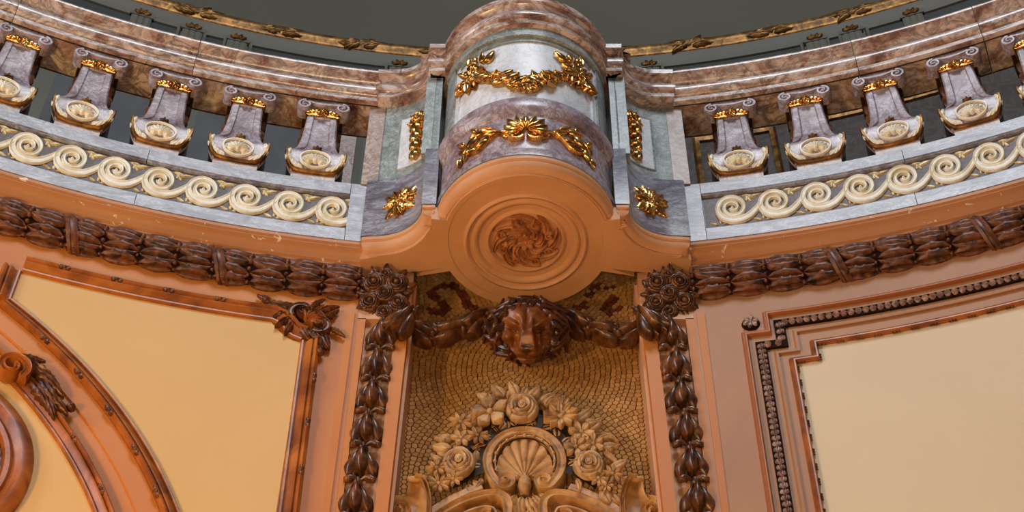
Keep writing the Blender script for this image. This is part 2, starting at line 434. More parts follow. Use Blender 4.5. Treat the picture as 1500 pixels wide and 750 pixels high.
# ---- leafy half-round frieze under the cornice
tor = Torus(RW, 5.965, .094, .066)
leafF = [leaf_mesh('frieze_leaf', M_FRIEZE, .176, .050, .032, lobes=4, crease=.8, cut=.20, n=19, blunt=.95, ruff=.12),
         leaf_mesh('frieze_leaf', M_FRIEZE, .172, .046, .032, lobes=3, crease=.8, cut=.26, n=19, blunt=1.1, ruff=.12)]
bd = MB(); bd.dome(0, 0, -.006, .0095, rz=.016, n=8, k=3); berry = bd.mesh('berry', M_FRIEZE)
rb = MB()
ribbon(rb, [(-.055, .16), (-.03, .08), (0, 0), (.03, -.08), (.055, -.16)], .05, .03, -.03)
def frieze(sgn, where):
    t = thing('leaf_frieze', FW(sgn * 1.6, 5.86, .05), 'dark brown carved bay leaf frieze bound with ribbons, on the wall with %s' % where, 'frieze', 'leaf friezes under the balcony')
    core = MB(); g = []
    for i in range(90):
        u = sgn * (.80 + i * .036); g.append([tor(u, v * .094, -.006) for v in [-1.6 + 3.2 * k / 10 for k in range(11)]])
    core.grid(g); put('torus_core', core, M_CORE, t)
    rbm = MB()
    for (x, y, z) in [(0, 0, 0)]: pass
    for c in range(15):
        u0 = .815 + c * .175
        if u0 > 3.3: break
        for r_, (v, k) in enumerate(((.084, 0), (.012, 1), (-.062, 0), (-.118, 1))):
            o = inst('frieze_leaf', leafF[k if c % 2 else 1 - k], tor, sgn * (u0 if sgn > 0 else u0 + .165), v, -.002, rot=random.uniform(-.06, .06), sc=(1, 1.0, 1), parent=t)
        for b in range(7):
            inst('berry', berry, tor, sgn * (u0 - .006 + random.uniform(-.003, .003)), -.115 + b * .038, .006, sc=random.uniform(.9, 1.25), parent=t)
    for k in range(5):
        u0 = sgn * (.79 + .70 * k) if k else None
        if u0 is None: continue
        r2 = MB()
        for dx in (0,):
            g = []
            for i in range(13):
                v = .15 - i * .025; uu = u0 - .05 + .10 * (i / 12)
                g.append([tor(uu + du, v, h) for du, h in ((-.03, -.01), (-.028, .022), (-.012, .028), (-.006, .020), (.006, .020), (.012, .028), (.028, .022), (.03, -.01))])
            r2.grid(g)
        put('ribbon', r2, M_FRIEZE, t)
    return t
frieze(-1, 'the arched panel'); frieze(1, 'the stepped panel')

# ---- left wall: cream panel with scrolled corner, arch mouldings, round frame
def on(fr, pts, w_=.004, n=0):
    """flat plate following the wall, polygon triangulated as a fan of strips"""
    pass
ACX, ACZ, AR = -3.564, 3.422, 2.373
def arcz(u, r):
    q = r * r - (u - ACX) ** 2
    return ACZ + math.sqrt(q) if q > 0 else None
# cream spandrel panel: columns between arch and top edge
pm = MB(); cols = []
for i in range(60):
    u = -2.335 + (2.335 - 1.036) * i / 59
    top = 5.64
    if u > -1.19:
        k = (u + 1.19) / .154; top = 5.64 - .112 * k - .03 * sin(PI * k)
    lo = arcz(u, AR); lo = max(lo if lo else 2.6, 2.6); lo = min(lo, top - .002)
    cols.append((u, lo, top))
pm.grid([[FW(u, lo + (tp - lo) * k / 6, .006) for k in range(7)] for u, lo, tp in cols])
ob = put('wall_panel', pm, M_CREAML); tag(ob, 'cream painted spandrel panel above the arch, framed in orange-brown wood', 'panel')
fprof = [(0, -.005), (0, .012), (.006, .022), (.014, .022), (.018, .012), (.028, .016), (.044, .034), (.054, .036), (.060, .026), (.066, .04), (.076, .044), (.085, .034), (.090, .012), (.090, -.005)]
corner = [(-1.19, 5.64), (-1.165, 5.628), (-1.142, 5.604), (-1.122, 5.575), (-1.09, 5.548), (-1.043, 5.53)]
a1 = [(ACX + AR * cos(rad(a)), ACZ + AR * sin(rad(a))) for a in [58.8 - 36 * i / 24 for i in range(25)]]
ft = thing('panel_frame', FW(-1.3, 5.64, 0), 'orange-brown wooden moulding round the cream panel above the arch', 'frame')
put('side_moulding', trim_sweep([(-1.029, 2.6), (-1.03, 4.51), (-1.043, 5.53)] , fprof, FW), M_FRAME, ft)
put('top_moulding', trim_sweep(list(reversed(corner)) + [(-2.335, 5.64)], fprof, FW), M_FRAME, ft)
put('short_moulding', trim_sweep([(-2.335, 5.64), (-2.335, 5.44)], fprof, FW), M_FRAME, ft)
aprof = [(-o, h) for o, h in fprof]
arch_t = thing('arch_moulding', FW(-1.8, 4.9, 0), 'orange-brown wooden arch moulding along the lower edge of the cream panel', 'moulding')
put('moulding', trim_sweep(a1, [(o * .85, h) for o, h in fprof], FW), M_FRAME, arch_t)
# orange archivolt step and inner arch
a2 = [(ACX + 2.205 * cos(rad(a)), ACZ + 2.205 * sin(rad(a))) for a in [62 - 50 * i / 30 for i in range(31)]]
put('archivolt_step', trim_sweep(a2, [(-.09, -.004), (-.09, .010), (0, .010), (.006, -.004)], FW), M_WALL, arch_t)
arch_i = thing('arch_moulding', FW(-2.0, 4.7, 0), 'thin wooden inner arch moulding topped by a leafy scroll beside the round frame', 'moulding')
a3 = [(ACX + 2.04 * cos(rad(a)), ACZ + 2.04 * sin(rad(a))) for a in [62 - 50 * i / 30 for i in range(31)]]
put('moulding', trim_sweep(a3, [(-o * .9, h) for o, h in reversed(fprof)], FW), M_FRAME, arch_i)
# tympanum (cream) under the inner arch
tm = MB(); cols = []
for i in range(50):
    u = -3.4 + 1.86 * i / 49; z1 = arcz(u, 2.04)
    cols.append((u, z1))
tm.grid([[FW(u, 2.6 + (z - 2.6) * k / 8, .004) for k in range(9)] for u, z in cols])
tag(put('wall_panel', tm, M_CREAML), 'bright cream tympanum panel behind the round wooden frame', 'panel')
# round frame
rf = thing('round_frame', FW(-2.515, 3.96, 0), 'round orange-brown carved wooden frame with a guilloche band', 'frame')
cc = [(-2.515 + cos(2 * PI * i / 64), 4.46 + sin(2 * PI * i / 64)) for i in range(64)]
def circ(cx, cz, r, n=64): return [(cx + r * cos(2 * PI * i / n), cz + r * sin(2 * PI * i / n)) for i in range(n)]
put('outer_ring', trim_sweep(circ(-2.515, 4.46, .49), [(0, -.005), (0, .03), (-.02, .05), (-.05, .055), (-.075, .035), (-.085, .03), (-.095, .045), (-.115, .045), (-.125, .02), (-.125, -.005)], FW, True), M_FRAME, rf)
put('guilloche_band', trim_sweep(circ(-2.515, 4.46, .366), [(0, -.004), (0, .016), (-.075, .016), (-.075, -.004)], FW, True), M_FRAMED, rf)
put('inner_ring', trim_sweep(circ(-2.515, 4.46, .29), [(0, -.005), (0, .03), (-.02, .045), (-.05, .03), (-.075, .02), (-.08, -.005)], FW, True), M_FRAME, rf)
gl = MB(); gl.add([FW(u, v, .002) for u, v in circ(-2.515, 4.46, .22)], [tuple(range(64))]); put('disc_panel', gl, M_CREAML, rf)
gm = MB(); ribbon(gm, circ(0, 0, .027, 14) + [(.027, 0)], .012, .012, -.004, False); gu = gm.mesh('guilloche_loop', M_FRAMED)
for i in range(44):
    a = 2 * PI * i / 44; inst('guilloche_loop', gu, FW, -2.515 + .328 * cos(a), 4.46 + .328 * sin(a), .016, parent=rf)

# carved clasps on the frames and the scrolled corner ornament
acan = leaf_mesh('acanthus_leaf', M_FRAMED, .11, .03, .03, lobes=4, crease=.5, bend=.02, cut=.4, n=12)
acan2 = leaf_mesh('acanthus_leaf', M_FRAMED, .16, .032, .03, lobes=5, crease=.5, bend=-.03, cut=.4, n=14)
cl = MB(); cl.relief(leaf_grid(.035, .012, .012, n=5, m=5), -.01); cl.dome(0, 0, 0, .009, rz=.014, n=8, k=3)
cl.relief([[(-x, y, z) for x, y, z in reversed(r_)] for r_ in leaf_grid(.035, .012, .012, n=5, m=5)], -.01); clasp = cl.mesh('clasp', M_FRAMED)
for u in (-2.16, -1.92, -1.68, -1.44): inst('clasp', clasp, FW, u, 5.712, .036, parent=ft)
for z in (5.28, 5.0, 4.72, 4.44): inst('clasp', clasp, FW, -.958, z, .036, rot=PI / 2, parent=ft)
for a in (52, 46, 40, 34, 28): inst('clasp', clasp, FW, ACX + 2.305 * cos(rad(a)), ACZ + 2.305 * sin(rad(a)), .036, rot=rad(a - 90), parent=arch_t)
for a in (38, 30): inst('clasp', clasp, FW, ACX + 2.10 * cos(rad(a)), ACZ + 2.10 * sin(rad(a)), .034, rot=rad(a - 90), parent=arch_i)
co_ = thing('corner_scroll', FW(-1.03, 5.55, .02), 'dark carved scroll and shell ornament on the corner of the cream panel frame', 'ornament')
for (cx_, cz_, r0, a0, tn) in ((-1.055, 5.705, .056, 215, -1.35), (-.966, 5.632, .050, 235, 1.35)):
    mb = MB(); ribbon(mb, spiral(0, 0, r0, .010, a0, tn, 34), [.030 - .016 * i / 34 for i in range(35)], [.026 + .012 * i / 34 for i in range(35)], -.03)
    mb.dome(0, 0, 0, .018, rz=.03, n=12); link('volute', mb.mesh('volute', M_FRAMED), FW.M(cx_, cz_, .02), co_)
shr = leaf_mesh('shell_rib', M_FRAME, .085, .013, .026, crease=0, blunt=1.4, n=7, m=5)
for k in range(7): inst('shell_rib', shr, FW, -1.03, 5.64, .03, rot=rad(-12 + 19 * k), parent=co_)
mb = MB(); ribbon(mb, [(.085 * cos(rad(a)), .085 * sin(rad(a))) for a in range(-30, 121, 10)], .02, .03, -.03); link('shell_rim', mb.mesh('shell_rim', M_FRAMED), FW.M(-1.03, 5.64, .02), co_)
for (u, v, r_, s_) in ((-1.09, 5.745, 185, 1.1), (-1.12, 5.735, 172, 1.1), (-1.16, 5.74, 165, .8), (-1.10, 5.71, 200, .9), (-1.02, 5.755, 60, .6), (-.985, 5.73, 40, .7), (-.935, 5.68, 70, .6), (-.945, 5.59, -80, 1.0), (-.955, 5.57, -98, 1.0), (-.945, 5.53, -100, .8), (-1.10, 5.665, 215, .9), (-1.08, 5.64, 235, .9), (-1.05, 5.615, -70, .9), (-1.02, 5.60, -55, .9), (-1.0, 5.585, -40, .8), (-.925, 5.63, -20, .6)):
    inst('acanthus_leaf', acan if s_ > .85 else acan2, FW, u, v, .02, rot=rad(r_), sc=s_, parent=co_)
for (u, v) in ((-1.235, 5.765), (-.948, 5.455)):
    b_ = MB(); b_.dome(0, 0, 0, .02, rz=.03, n=10); inst('curl_knob', b_.mesh('curl_knob', M_FRAMED), FW, u, v, .02, parent=co_)
# leafy scroll at the crown of the inner arch
cs = thing('leaf_scroll', FW(-2.2, 4.98, .02), 'dark carved acanthus scroll above the round wooden frame', 'ornament')
mb = MB(); ribbon(mb, spiral(0, 0, .07, .015, -40, 1.3, 34), [.04 - .022 * i / 34 for i in range(35)], .06, -.02)
link('volute', mb.mesh('volute', M_FRAME), FW.M(-2.235, 5.0, .03), cs)
for (u, v, r_, s_) in ((-2.20, 5.07, -15, 1.1), (-2.16, 5.04, -25, 1.25), (-2.12, 4.99, -42, 1.2), (-2.15, 4.97, -40, 1.1), (-2.08, 4.93, -30, 1.0), (-2.24, 5.08, 20, .8), (-2.07, 4.90, -50, .8)):
    inst('acanthus_leaf', acan2, FW, u, v, .04, rot=rad(r_), sc=s_, parent=cs)
b_ = MB(); b_.dome(0, 0, 0, .022, rz=.034, n=10); inst('curl_knob', b_.mesh('curl_knob', M_FRAMED), FW, -1.955, 4.875, .03, parent=cs)

# ---- right wall: stepped cream panel with carved strip
def stepped(u0, z0, u1, z1): return [(u0, 2.6), (u0, z1), (u1, z1), (u1, z0), (3.4, z0)]
pr = MB(); cols = [(1.232, 5.352), (1.338, 5.352), (1.338, 5.448)] + [(1.338 + .12 * i, 5.448) for i in range(1, 18)]
pr.grid([[FW(u, 2.6 + (z - 2.6) * k / 6, .006) for k in range(7)] for u, z in cols])
tag(put('wall_panel', pr, M_CREAM), 'pale cream wall panel with stepped corner inside tan mouldings', 'panel')
pf = thing('panel_frame', FW(1.2, 5.3, 0), 'tan stepped mouldings round the pale panel with a dark carved leaf strip', 'frame')
smp = [(0, -.005), (0, .008), (-.006, .016), (-.012, .016), (-.016, .010), (-.024, .012), (-.03, .004), (-.03, -.005)]
put('outer_moulding', trim_sweep(stepped(1.035, 5.69, 1.145, 5.567), [(o, h * 1.3) for o, h in smp], FW), M_CHIPO, pf)
put('inner_moulding', trim_sweep(stepped(1.234, 5.446, 1.340, 5.350), [(o * 1.15, h * 1.9) for o, h in smp], FW), M_FRAME, pf)
put('field_band', trim_sweep(stepped(1.160, 5.555, 1.258, 5.43), [(0, -.004), (0, .012), (-.012, .014), (-.02, .004), (-.02, -.004)], FW), M_WALLR, pf)
sp = stepped(1.112, 5.602, 1.210, 5.470)
put('strip_bed', trim_sweep(sp, [(0, -.004), (0, .012), (-.05, .012), (-.05, -.004)], FW), M_CORE, pf)
mb = MB(); mb.relief(leaf_grid(.030, .013, .016, crease=.7, n=6, m=5), -.004)
mb.relief([[(x * .8 + .004, y + .011, z * .8) for x, y, z in r_] for r_ in leaf_grid(.028, .008, .014, n=5, m=5)], -.004)
mb.relief([[(x * .8 + .004, y - .011, z * .8) for x, y, z in r_] for r_ in leaf_grid(.028, .008, .014, n=5, m=5)], -.004)
mcar = carved('strip_glint_mauve', (96, 68, 62), (158, 132, 128), (206, 186, 182), .25, 0, 30, .8)  # pale tones stand in for glints on the carved strip
bead = mb.mesh('strip_leaf', mcar)
ctr = offset_path(sp, -.025)
for i in range(4):
    a, b = ctr[i], ctr[i + 1]; L_ = math.dist(a, b); n = max(1, int(L_ / .034)); an = math.atan2(b[1] - a[1], b[0] - a[0])
    for k in range(n):
        q = (k + .3) / n; u, v = a[0] + (b[0] - a[0]) * q, a[1] + (b[1] - a[1]) * q
        if v < 4.2 or u > 2.9: continue
        inst('strip_leaf', bead, FW, u, v, .012, rot=an, sc=(1.1, 1.05, 1.2), parent=pf)
# tiny bead row at the panel edge
br = MB(); ed = stepped(1.236, 5.444, 1.342, 5.348)
for i in range(4):
    a, b = ed[i], ed[i + 1]; n = int(math.dist(a, b) / .014)
    for k in range(n):
        q = k / n; u, v = a[0] + (b[0] - a[0]) * q, a[1] + (b[1] - a[1]) * q
        if v < 4.2 or u > 2.7 or (k // 3) % 2: continue
        q_ = MB(); q_.dome(0, 0, 0, .006, rz=.01, n=6, k=2); br.add([FW(u + x, v + y, .012 + z) for x, y, z in q_.v], q_.f)
tag(put('bead_row', br, M_BROWN, pf), kind='stuff')
rs = thing('wall_rosette', FW(1.058, 5.62, 0), 'small dark round flower boss at the stepped corner of the tan moulding', 'rosette')
mb = MB(); mb.dome(0, 0, 0, .044, rz=.02, n=24, k=4); link('boss', mb.mesh('boss', M_CORE), FW.M(1.056, 5.655, 0), rs)
link('flower', daisy_mesh(mcar, .036, 6, .3, 'flower'), FW.M(1.056, 5.655, .018), rs)

# ================================================================== BALUSTRADE
wave_n = [0]
p_plinth = [(R + .30, 6.15), (R, 6.15), (R, 6.236), (R + .004, 6.24), (R + .006, 6.247), (R + .024, 6.25), (R + .024, 6.498), (R + .006, 6.502), (R + .004, 6.51), (R, 6.514), (R, 6.596), (R + .004, 6.60), (R + .30, 6.60)]
p_plain = [(R + .30, 6.15), (R, 6.15), (R, 6.596), (R + .004, 6.60), (R + .30, 6.60)]
def deg(s_, r=R): return math.degrees(s_ / r)
def scroll_unit():
    mb = MB()
    # broad wave running under the curl to the next crest
    P_ = [(-.070, .020), (-.069, -.008), (-.056, -.036), (-.030, -.057), (.008, -.066), (.045, -.063), (.078, -.049), (.105, -.026), (.126, -.002), (.144, .02)]
    pts = []
    for i in range(len(P_) - 1):
        for k in range(3):
            q = k / 3; pts.append((P_[i][0] + (P_[i + 1][0] - P_[i][0]) * q, P_[i][1] + (P_[i + 1][1] - P_[i][1]) * q))
    pts.append(P_[-1])
    n = len(pts); ribbon(mb, pts, [.026 + .016 * sin(PI * i / n) - .004 * (i / n) for i in range(n)], .016, -.004)
    c = spiral(.002, .010, .071, .012, 172, -1.9, 60)
    ribbon(mb, c, [.027 - .014 * i / 60 for i in range(61)], [.017 + .003 * i / 60 for i in range(61)], -.004)
    mb.dome(.002, .010, .002, .010, rz=.018, n=10)
    return mb.mesh('wave_scroll', M_IVORY, ang=50)
SU = scroll_unit()
fill = leaf_mesh('filler_leaf', M_IVORYD, .06, .014, .010, lobes=3, cut=.3, n=8, m=5)
def plinth(sgn, where):
    t = thing('balustrade_plinth', Ring(R)(sgn * 1.6, 6.15, 0), 'curved grey marble plinth stones with a sunk panel, above the wall with %s' % where, 'plinth')
    cuts = [.792, .886, 1.90, 2.95, 3.9]
    for i in range(4):
        a, b = deg(cuts[i]), deg(cuts[i + 1] - .003)
        put('plinth_block', ring_sweep(p_plain if i == 0 else p_plinth, *( (a, b) if sgn > 0 else (-b, -a))), M_GREY, t)
    bed = ring_sweep([(R + .03, 6.248), (R + .021, 6.248), (R + .021, 6.50), (R + .03, 6.50)], *((deg(.888), deg(3.9)) if sgn > 0 else (-deg(3.9), -deg(.888)))); put('sunk_panel', bed, M_BED, t)
    f = thing('wave_scroll_band', Ring(R)(sgn * 1.6, 6.28, 0), 'ivory gilt running wave scroll in the marble plinth above the wall with %s' % where, 'scroll band')
    fr = Ring(R + .022)
    for k in range(9):
        u = (1.03 + .2115 * k) if sgn > 0 else (-.965 - .2138 * k)
        z = 6.374
        inst('wave_scroll', SU, fr, u, z, 0, sc=(1, 1.28, 1), parent=f)
        for (du, dv, r_, s_) in ((.085, .075, 20, 1), (.075, .055, 75, .8), (.10, .05, 120, .8), (.105, .085, 160, .7), (-.055, -.092, 25, .7), (-.075, -.092, 150, .7), (-.066, -.085, 90, .55), (.055, .098, -5, .8)):
            inst('filler_leaf', fill, fr, u + du, z + dv * 1.1, 0, rot=rad(r_), sc=s_ * 1.2, parent=f)
    return t
plinth(-1, 'the arched panel'); plinth(1, 'the stepped panel')

p_rail = [(R + .20, 7.27), (R - .036, 7.27), (R - .046, 7.275), (R - .046, 7.304), (R - .010, 7.308), (R - .010, 7.318), (R - .038, 7.324), (R - .060, 7.342), (R - .068, 7.366), (R - .062, 7.392), (R - .040, 7.408), (R - .010, 7.414), (R + .004, 7.426), (R + .002, 7.450), (R - .014, 7.474), (R - .044, 7.490), (R - .066, 7.494), (R - .080, 7.497), (R - .084, 7.508), (R - .079, 7.522), (R - .065, 7.528), (R + .22, 7.528), (R + .24, 7.40)]
def rail(sgn, where):
    t = thing('handrail', Ring(R)(sgn * 1.6, 7.27, 0), 'curved polished red-brown marble handrail above the wall with %s' % where, 'handrail')
    cuts = [.80, 1.80, 2.46 if sgn > 0 else 2.75, 3.2, 3.9]
    for i in range(4):
        a, b = deg(cuts[i]), deg(cuts[i + 1] - .0035)
        put('rail_soffit', ring_sweep([(R - .02, 7.258), (R - .02, 7.271), (R + .19, 7.271), (R + .19, 7.258)], *((a, b) if sgn > 0 else (-b, -a))), M_BALB, t)  # added slab, dark colour stands in for shade on the rail stone's underside
        put('rail_block', ring_sweep(p_rail, *((a, b) if sgn > 0 else (-b, -a))), M_RAIL, t)
rail(-1, 'the arched panel'); rail(1, 'the stepped panel')

# ---- baluster: square, flared console shape with ionic cap and gilt mounts (local: x along, y back, z up; front at -y)
prof_b = [(.048, .094), (.052, .104), (.062, .118), (.080, .131), (.105, .142), (.140, .149), (.180, .152), (.196, .150), (.204, .143), (.215, .130), (.232, .118), (.26, .106), (.30, .097), (.36, .090), (.43, .086), (.50, .083), (.58, .080)]
def bal_parts():
    P = {}
    DP = .62                                  # depth to width
    def fd(z):
        for i in range(len(prof_b) - 1):
            (z0, w0), (z1, w1) = prof_b[i], prof_b[i + 1]
            if z0 <= z <= z1: return .035 + DP * (w0 + (w1 - w0) * (z - z0) / (z1 - z0))
        return .035 + DP * (prof_b[0][1] if z < .06 else prof_b[-1][1])
    def recess(z): return .010 * min(1, max(0, (z - .21) / .02)) * min(1, max(0, (.560 - z) / .005))
    lev = []
    for i in range(len(prof_b) - 1):
        (z0, w0), (z1, w1) = prof_b[i], prof_b[i + 1]
        for k in range(3): lev.append((z0 + (z1 - z0) * k / 3, w0 + (w1 - w0) * k / 3))
    lev += [(.5545, .081), (.5605, .0808), prof_b[-1]]; lev.sort()
    g = []; gb = []
    for z, w_ in lev:
        d = .035 + w_ * DP; rc = recess(z); f = .58 + .28 * max(0, 1 - abs(z - .215) / .06)
        x1 = w_ * min(f, .86); x2 = x1 - .006
        g.append([(-w_, -d + .040, z), (-w_, -d + .008, z), (-w_ + .008, -d, z), (-x1, -d, z), (-x2, -d + rc, z), (0, -d + rc, z), (x2, -d + rc, z), (x1, -d, z), (w_ - .008, -d, z), (w_, -d + .008, z), (w_, -d + .040, z)])
        wb = w_ - .006; gb.append([(-wb, d, z), (-wb, -d + .036, z), (wb, -d + .036, z), (wb, d, z)])
    for nm, gg_, mt in (('shaft', g, M_MAUVE), ('shaft_core', gb, M_BALB)):  # core darker than the shaft: shade on the sides put into its colour
        mb = MB(); mb.grid(gg_, cv=True); n = len(gg_[0]); mb.add(gg_[0], [tuple(range(n))]); mb.add(gg_[-1], [tuple(range(n))])
        P[nm] = mb.mesh(nm, mt, ang=28)
    mb = MB(); mb.box(-.112, .112, -.094, .1, 0, .050); P['base_block'] = mb.mesh('base_block', M_PINK, False)
    mb = MB(); mb.box(-.104, .104, -.086, .1, .045, .062); P['base_fillet'] = mb.mesh('base_fillet', M_PINK, False)
    # ionic cap
    mb = MB(); g = []
    for z, w_, d in ((.590, .082, .092), (.610, .090, .100), (.622, .104, .108), (.636, .112, .112), (.640, .122, .116), (.655, .128, .118), (.672, .128, .118)):
        g.append([(-w_, -.02, z), (-w_, -d, z), (w_, -d, z), (w_, -.02, z)])
    mb.grid(g, cv=True); mb.add(g[0], [(0, 1, 2, 3)]); mb.add(g[-1], [(0, 1, 2, 3)])
    P['capital'] = mb.mesh('capital', M_MAUVE, ang=30)
    mb = MB(); mb.box(-.108, .108, -.02, .11, .585, .672); P['capital_core'] = mb.mesh('capital_core', M_BALB, False)  # dark core stands in for shade behind the cap
    P['volute'] = []
    for sg in (-1, 1):
        pts = spiral(sg * .098, .606, .038, .007, 90, -sg * 1.6, 30)
        m2 = MB(); ribbon(m2, pts, [.019 - .009 * i / 30 for i in range(31)], [.016 + .006 * i / 30 for i in range(31)], -.06, False)
        m2.dome(sg * .098, .606, .0, .032, rz=.012, n=16, k=3)
        mb = MB(); mb.add([(x, -.114 - z, y) for x, y, z in m2.v], m2.f); P['volute'].append(mb.mesh('volute', M_MAUVE, ang=50))
    m2 = MB(); ribbon(m2, [(-.085 + .17 * i / 12, .640 - .016 * sin(PI * i / 12)) for i in range(13)], .016, .012, -.02, False)
    mb = MB(); mb.add([(x, -.114 - z, y) for x, y, z in m2.v], m2.f); P['echinus_band'] = mb.mesh('echinus_band', M_MAUVE)
    # gilt neck band with rosette
    mb = MB(); g = []
    for z, w_ in ((.560, .082), (.564, .090), (.582, .093), (.600, .090), (.604, .082)):
        d = w_ * .62 + .042; g.append([(-w_, .06, z), (-w_, -d, z), (w_, -d, z), (w_, .06, z)])
    mb.grid(g, cv=True); P['neck_band'] = mb.mesh('neck_band', M_GOLD, ang=30)
    P['neck_leaf'] = []
    for sg in (-1, 1):
        for k in range(3):
            q = MB(); q.relief(leaf_grid(.040, .014, .014, n=5, m=5), -.004)
            a = (0 if sg > 0 else PI) + sg * (.3 - .3 * k); mb = MB()
            mb.add([(sg * (.020 + .018 * k) + x * cos(a) - y * sin(a), -.098 - z, .582 + x * sin(a) + y * cos(a)) for x, y, z in q.v], q.f)
            P['neck_leaf'].append(mb.mesh('neck_leaf', M_GOLD))
    q = MB()
    for i in range(6):
        a = i * PI / 3; q.relief([[(x * cos(a) - y * sin(a), x * sin(a) + y * cos(a), z) for x, y, z in r_] for r_ in leaf_grid(.036, .014, .018, n=5, m=5, blunt=1.3)], -.004)
    q.dome(0, 0, .002, .012, rz=.022, n=8, k=3)
    mb = MB(); mb.add([(x, -.100 - z, .580 + y) for x, y, z in q.v], q.f); P['neck_rosette'] = mb.mesh('neck_rosette', M_GOLD)
    def onf(m2): return [(x, -fd(min(max(y, .05), .57)) - z, y) for x, y, z in m2.v]
    # gilt rim along the flare
    m2 = MB(); pts = [(-.149, .205), (-.149, .17), (-.144, .135), (-.134, .10), (-.118, .073), (-.10, .058), (-.06, .053), (0, .052), (.06, .053), (.10, .058), (.118, .073), (.134, .10), (.144, .135), (.149, .17), (.149, .205)]
    ribbon(m2, pts, .016, .010, -.02, False)
    mb = MB(); mb.add(onf(m2), m2.f); P['gilt_rim'] = mb.mesh('gilt_rim', M_OLDGOLD)
    P['gilt_leaf'] = []
    for sg in (-1, 1):
        for (x0, z0, a, L_) in ((.138, .105, 82, .07), (.122, .082, 74, .07), (.104, .068, 64, .06), (.142, .145, 95, .06), (.084, .062, 52, .05), (.06, .062, 30, .04)):
            q = MB(); q.relief(leaf_grid(L_, .014, .012, n=6, m=5, bend=.008), -.004); a = rad(a)
            lf = MB(); lf.add([(sg * (x0 + x * cos(a) - y * sin(a)), z0 + x * sin(a) + y * cos(a), z) for x, y, z in q.v], q.f)
            mb = MB(); mb.add(onf(lf), lf.f); P['gilt_leaf'].append(mb.mesh('gilt_leaf', M_IVORY))
    # oval medallion with shell
    ov = MB(); pts = [(.076 * cos(2 * PI * i / 32), .132 + .058 * sin(2 * PI * i / 32)) for i in range(33)]
    ribbon(ov, pts, .011, .011, -.006, False)
    mb = MB(); mb.add(onf(ov), ov.f); P['medallion_rim'] = mb.mesh('medallion_rim', M_IVORY)
    ov = MB()
    for i in range(11):
        a = rad(-20 + 22 * i); q = leaf_grid(.056, .009, .015, crease=0, n=5, m=5, blunt=1.5)
        ov.relief([[(1.12 * (x * cos(a) - y * sin(a)), .115 + 1.1 * (x * sin(a) + y * cos(a)), z) for x, y, z in r_] for r_ in q], -.006)
    ov.dome(0, .115, 0, .016, rz=.02, n=10)
    for sg in (-1, 1): ov.dome(sg * .032, .102, 0, .014, .014, .018, n=10)
    mb = MB(); mb.add(onf(ov), ov.f); P['medallion_shell'] = mb.mesh('medallion_shell', M_IVORY)
    bs = MB()
    for (x, z, a, L_) in ((0, .205, 90, .05), (0, .212, 145, .035), (0, .212, 35, .035), (0, .245, 90, .045), (0, .25, 140, .03), (0, .25, 40, .03)):
        a = rad(a); bs.relief([[(x + p * cos(a) - y * sin(a), z + p * sin(a) + y * cos(a), h) for p, y, h in r_] for r_ in leaf_grid(L_, .010, .012, n=5, m=5)], -.014)
    mb = MB(); mb.add(onf(bs), bs.f); P['bud_sprig'] = mb.mesh('bud_sprig', M_OLDGOLD)
    # dark leaf pendants on the two flanks
    P['side_leaf'] = []
    for sg in (-1, 1):
        for (z, s_) in ((.56, 1.0), (.47, 1.2)):
            q = MB(); q.relief(leaf_grid(.10 * s_, .026 * s_, .036 * s_, n=6, m=5), -.01)
            mb = MB(); mb.add([(sg * (.078 + z2), .0 + y, z - x) for x, y, z2 in q.v], q.f); P['side_leaf'].append(mb.mesh('side_leaf', M_BROWN))
    return P
BP = bal_parts()
ORD = ['nearest', 'second from', 'third from', 'fourth from', 'fifth from']
for sgn, where in ((-1, 'arched panel'), (1, 'stepped panel')):
    for k in range(5):
        t_ = rad((9.63 if sgn < 0 else 9.75) + 3.5 * k) * sgn
        r = R + .105
        M = Matrix.Translation((r * sin(t_), AY + r * cos(t_), 6.60)) @ Matrix.Rotation(-t_, 4, 'Z')
        lab = 'mauve marble gilt-mounted baluster, %s the round pedestal, above the wall with the %s' % (ORD[k] + (' to' if k == 0 else ''), where)
        b = thing('baluster', None, lab, 'baluster', 'marble balusters of the balcony', M)
        for nm, me in BP.items():
            for q_ in (me if isinstance(me, list) else [me]): link(nm, q_, M, b)

# ================================================================== PEDESTAL (projecting drum with flanking piers)
def half_left():
    p = [(-.80, 5.30), (-.80, 5.035), (-.737, 5.03)]
    p += arc(-.737, 4.845, .240, .185, 90, 0, 16)[1:]
    p += [(-.497, 4.835), (-.428, 4.835), (-.428, 4.868)]
    return p
HL = half_left(); HR = [(-x, y) for x, y in reversed(HL)]
DR = .444; ph0 = math.degrees(math.asin(.428 / DR))
DA = [(DR * sin(rad(a)), DY - DR * cos(rad(a))) for a in [-ph0 + 2 * ph0 * i / 48 for i in range(49)]]
FULL = HL + DA[1:-1] + HR
ped = thing('balcony_pedestal', (0, 5.0, 6.05), 'round projecting marble pedestal with curved flanks in the middle of the balustrade', 'pedestal')
p_corb = [(-.004, 6.15), (-.004, 6.128), (-.016, 6.122), (-.016, 6.112), (-.006, 6.106), (-.010, 6.086), (-.026, 6.070), (-.046, 6.064), (-.046, 6.056), (-.056, 6.05)]
put('corbel_moulding', plan_sweep(FULL, p_corb), M_SOFF, ped)
put('plinth_course', plan_sweep(HL + DA[:1], [(-.0, 6.15), (0, 6.592), (-.004, 6.60), (-.09, 6.60)]), M_GREY, ped)
put('plinth_course', plan_sweep(DA[-1:] + HR, [(-.0, 6.15), (0, 6.592), (-.004, 6.60), (-.09, 6.60)]), M_GREY, ped)
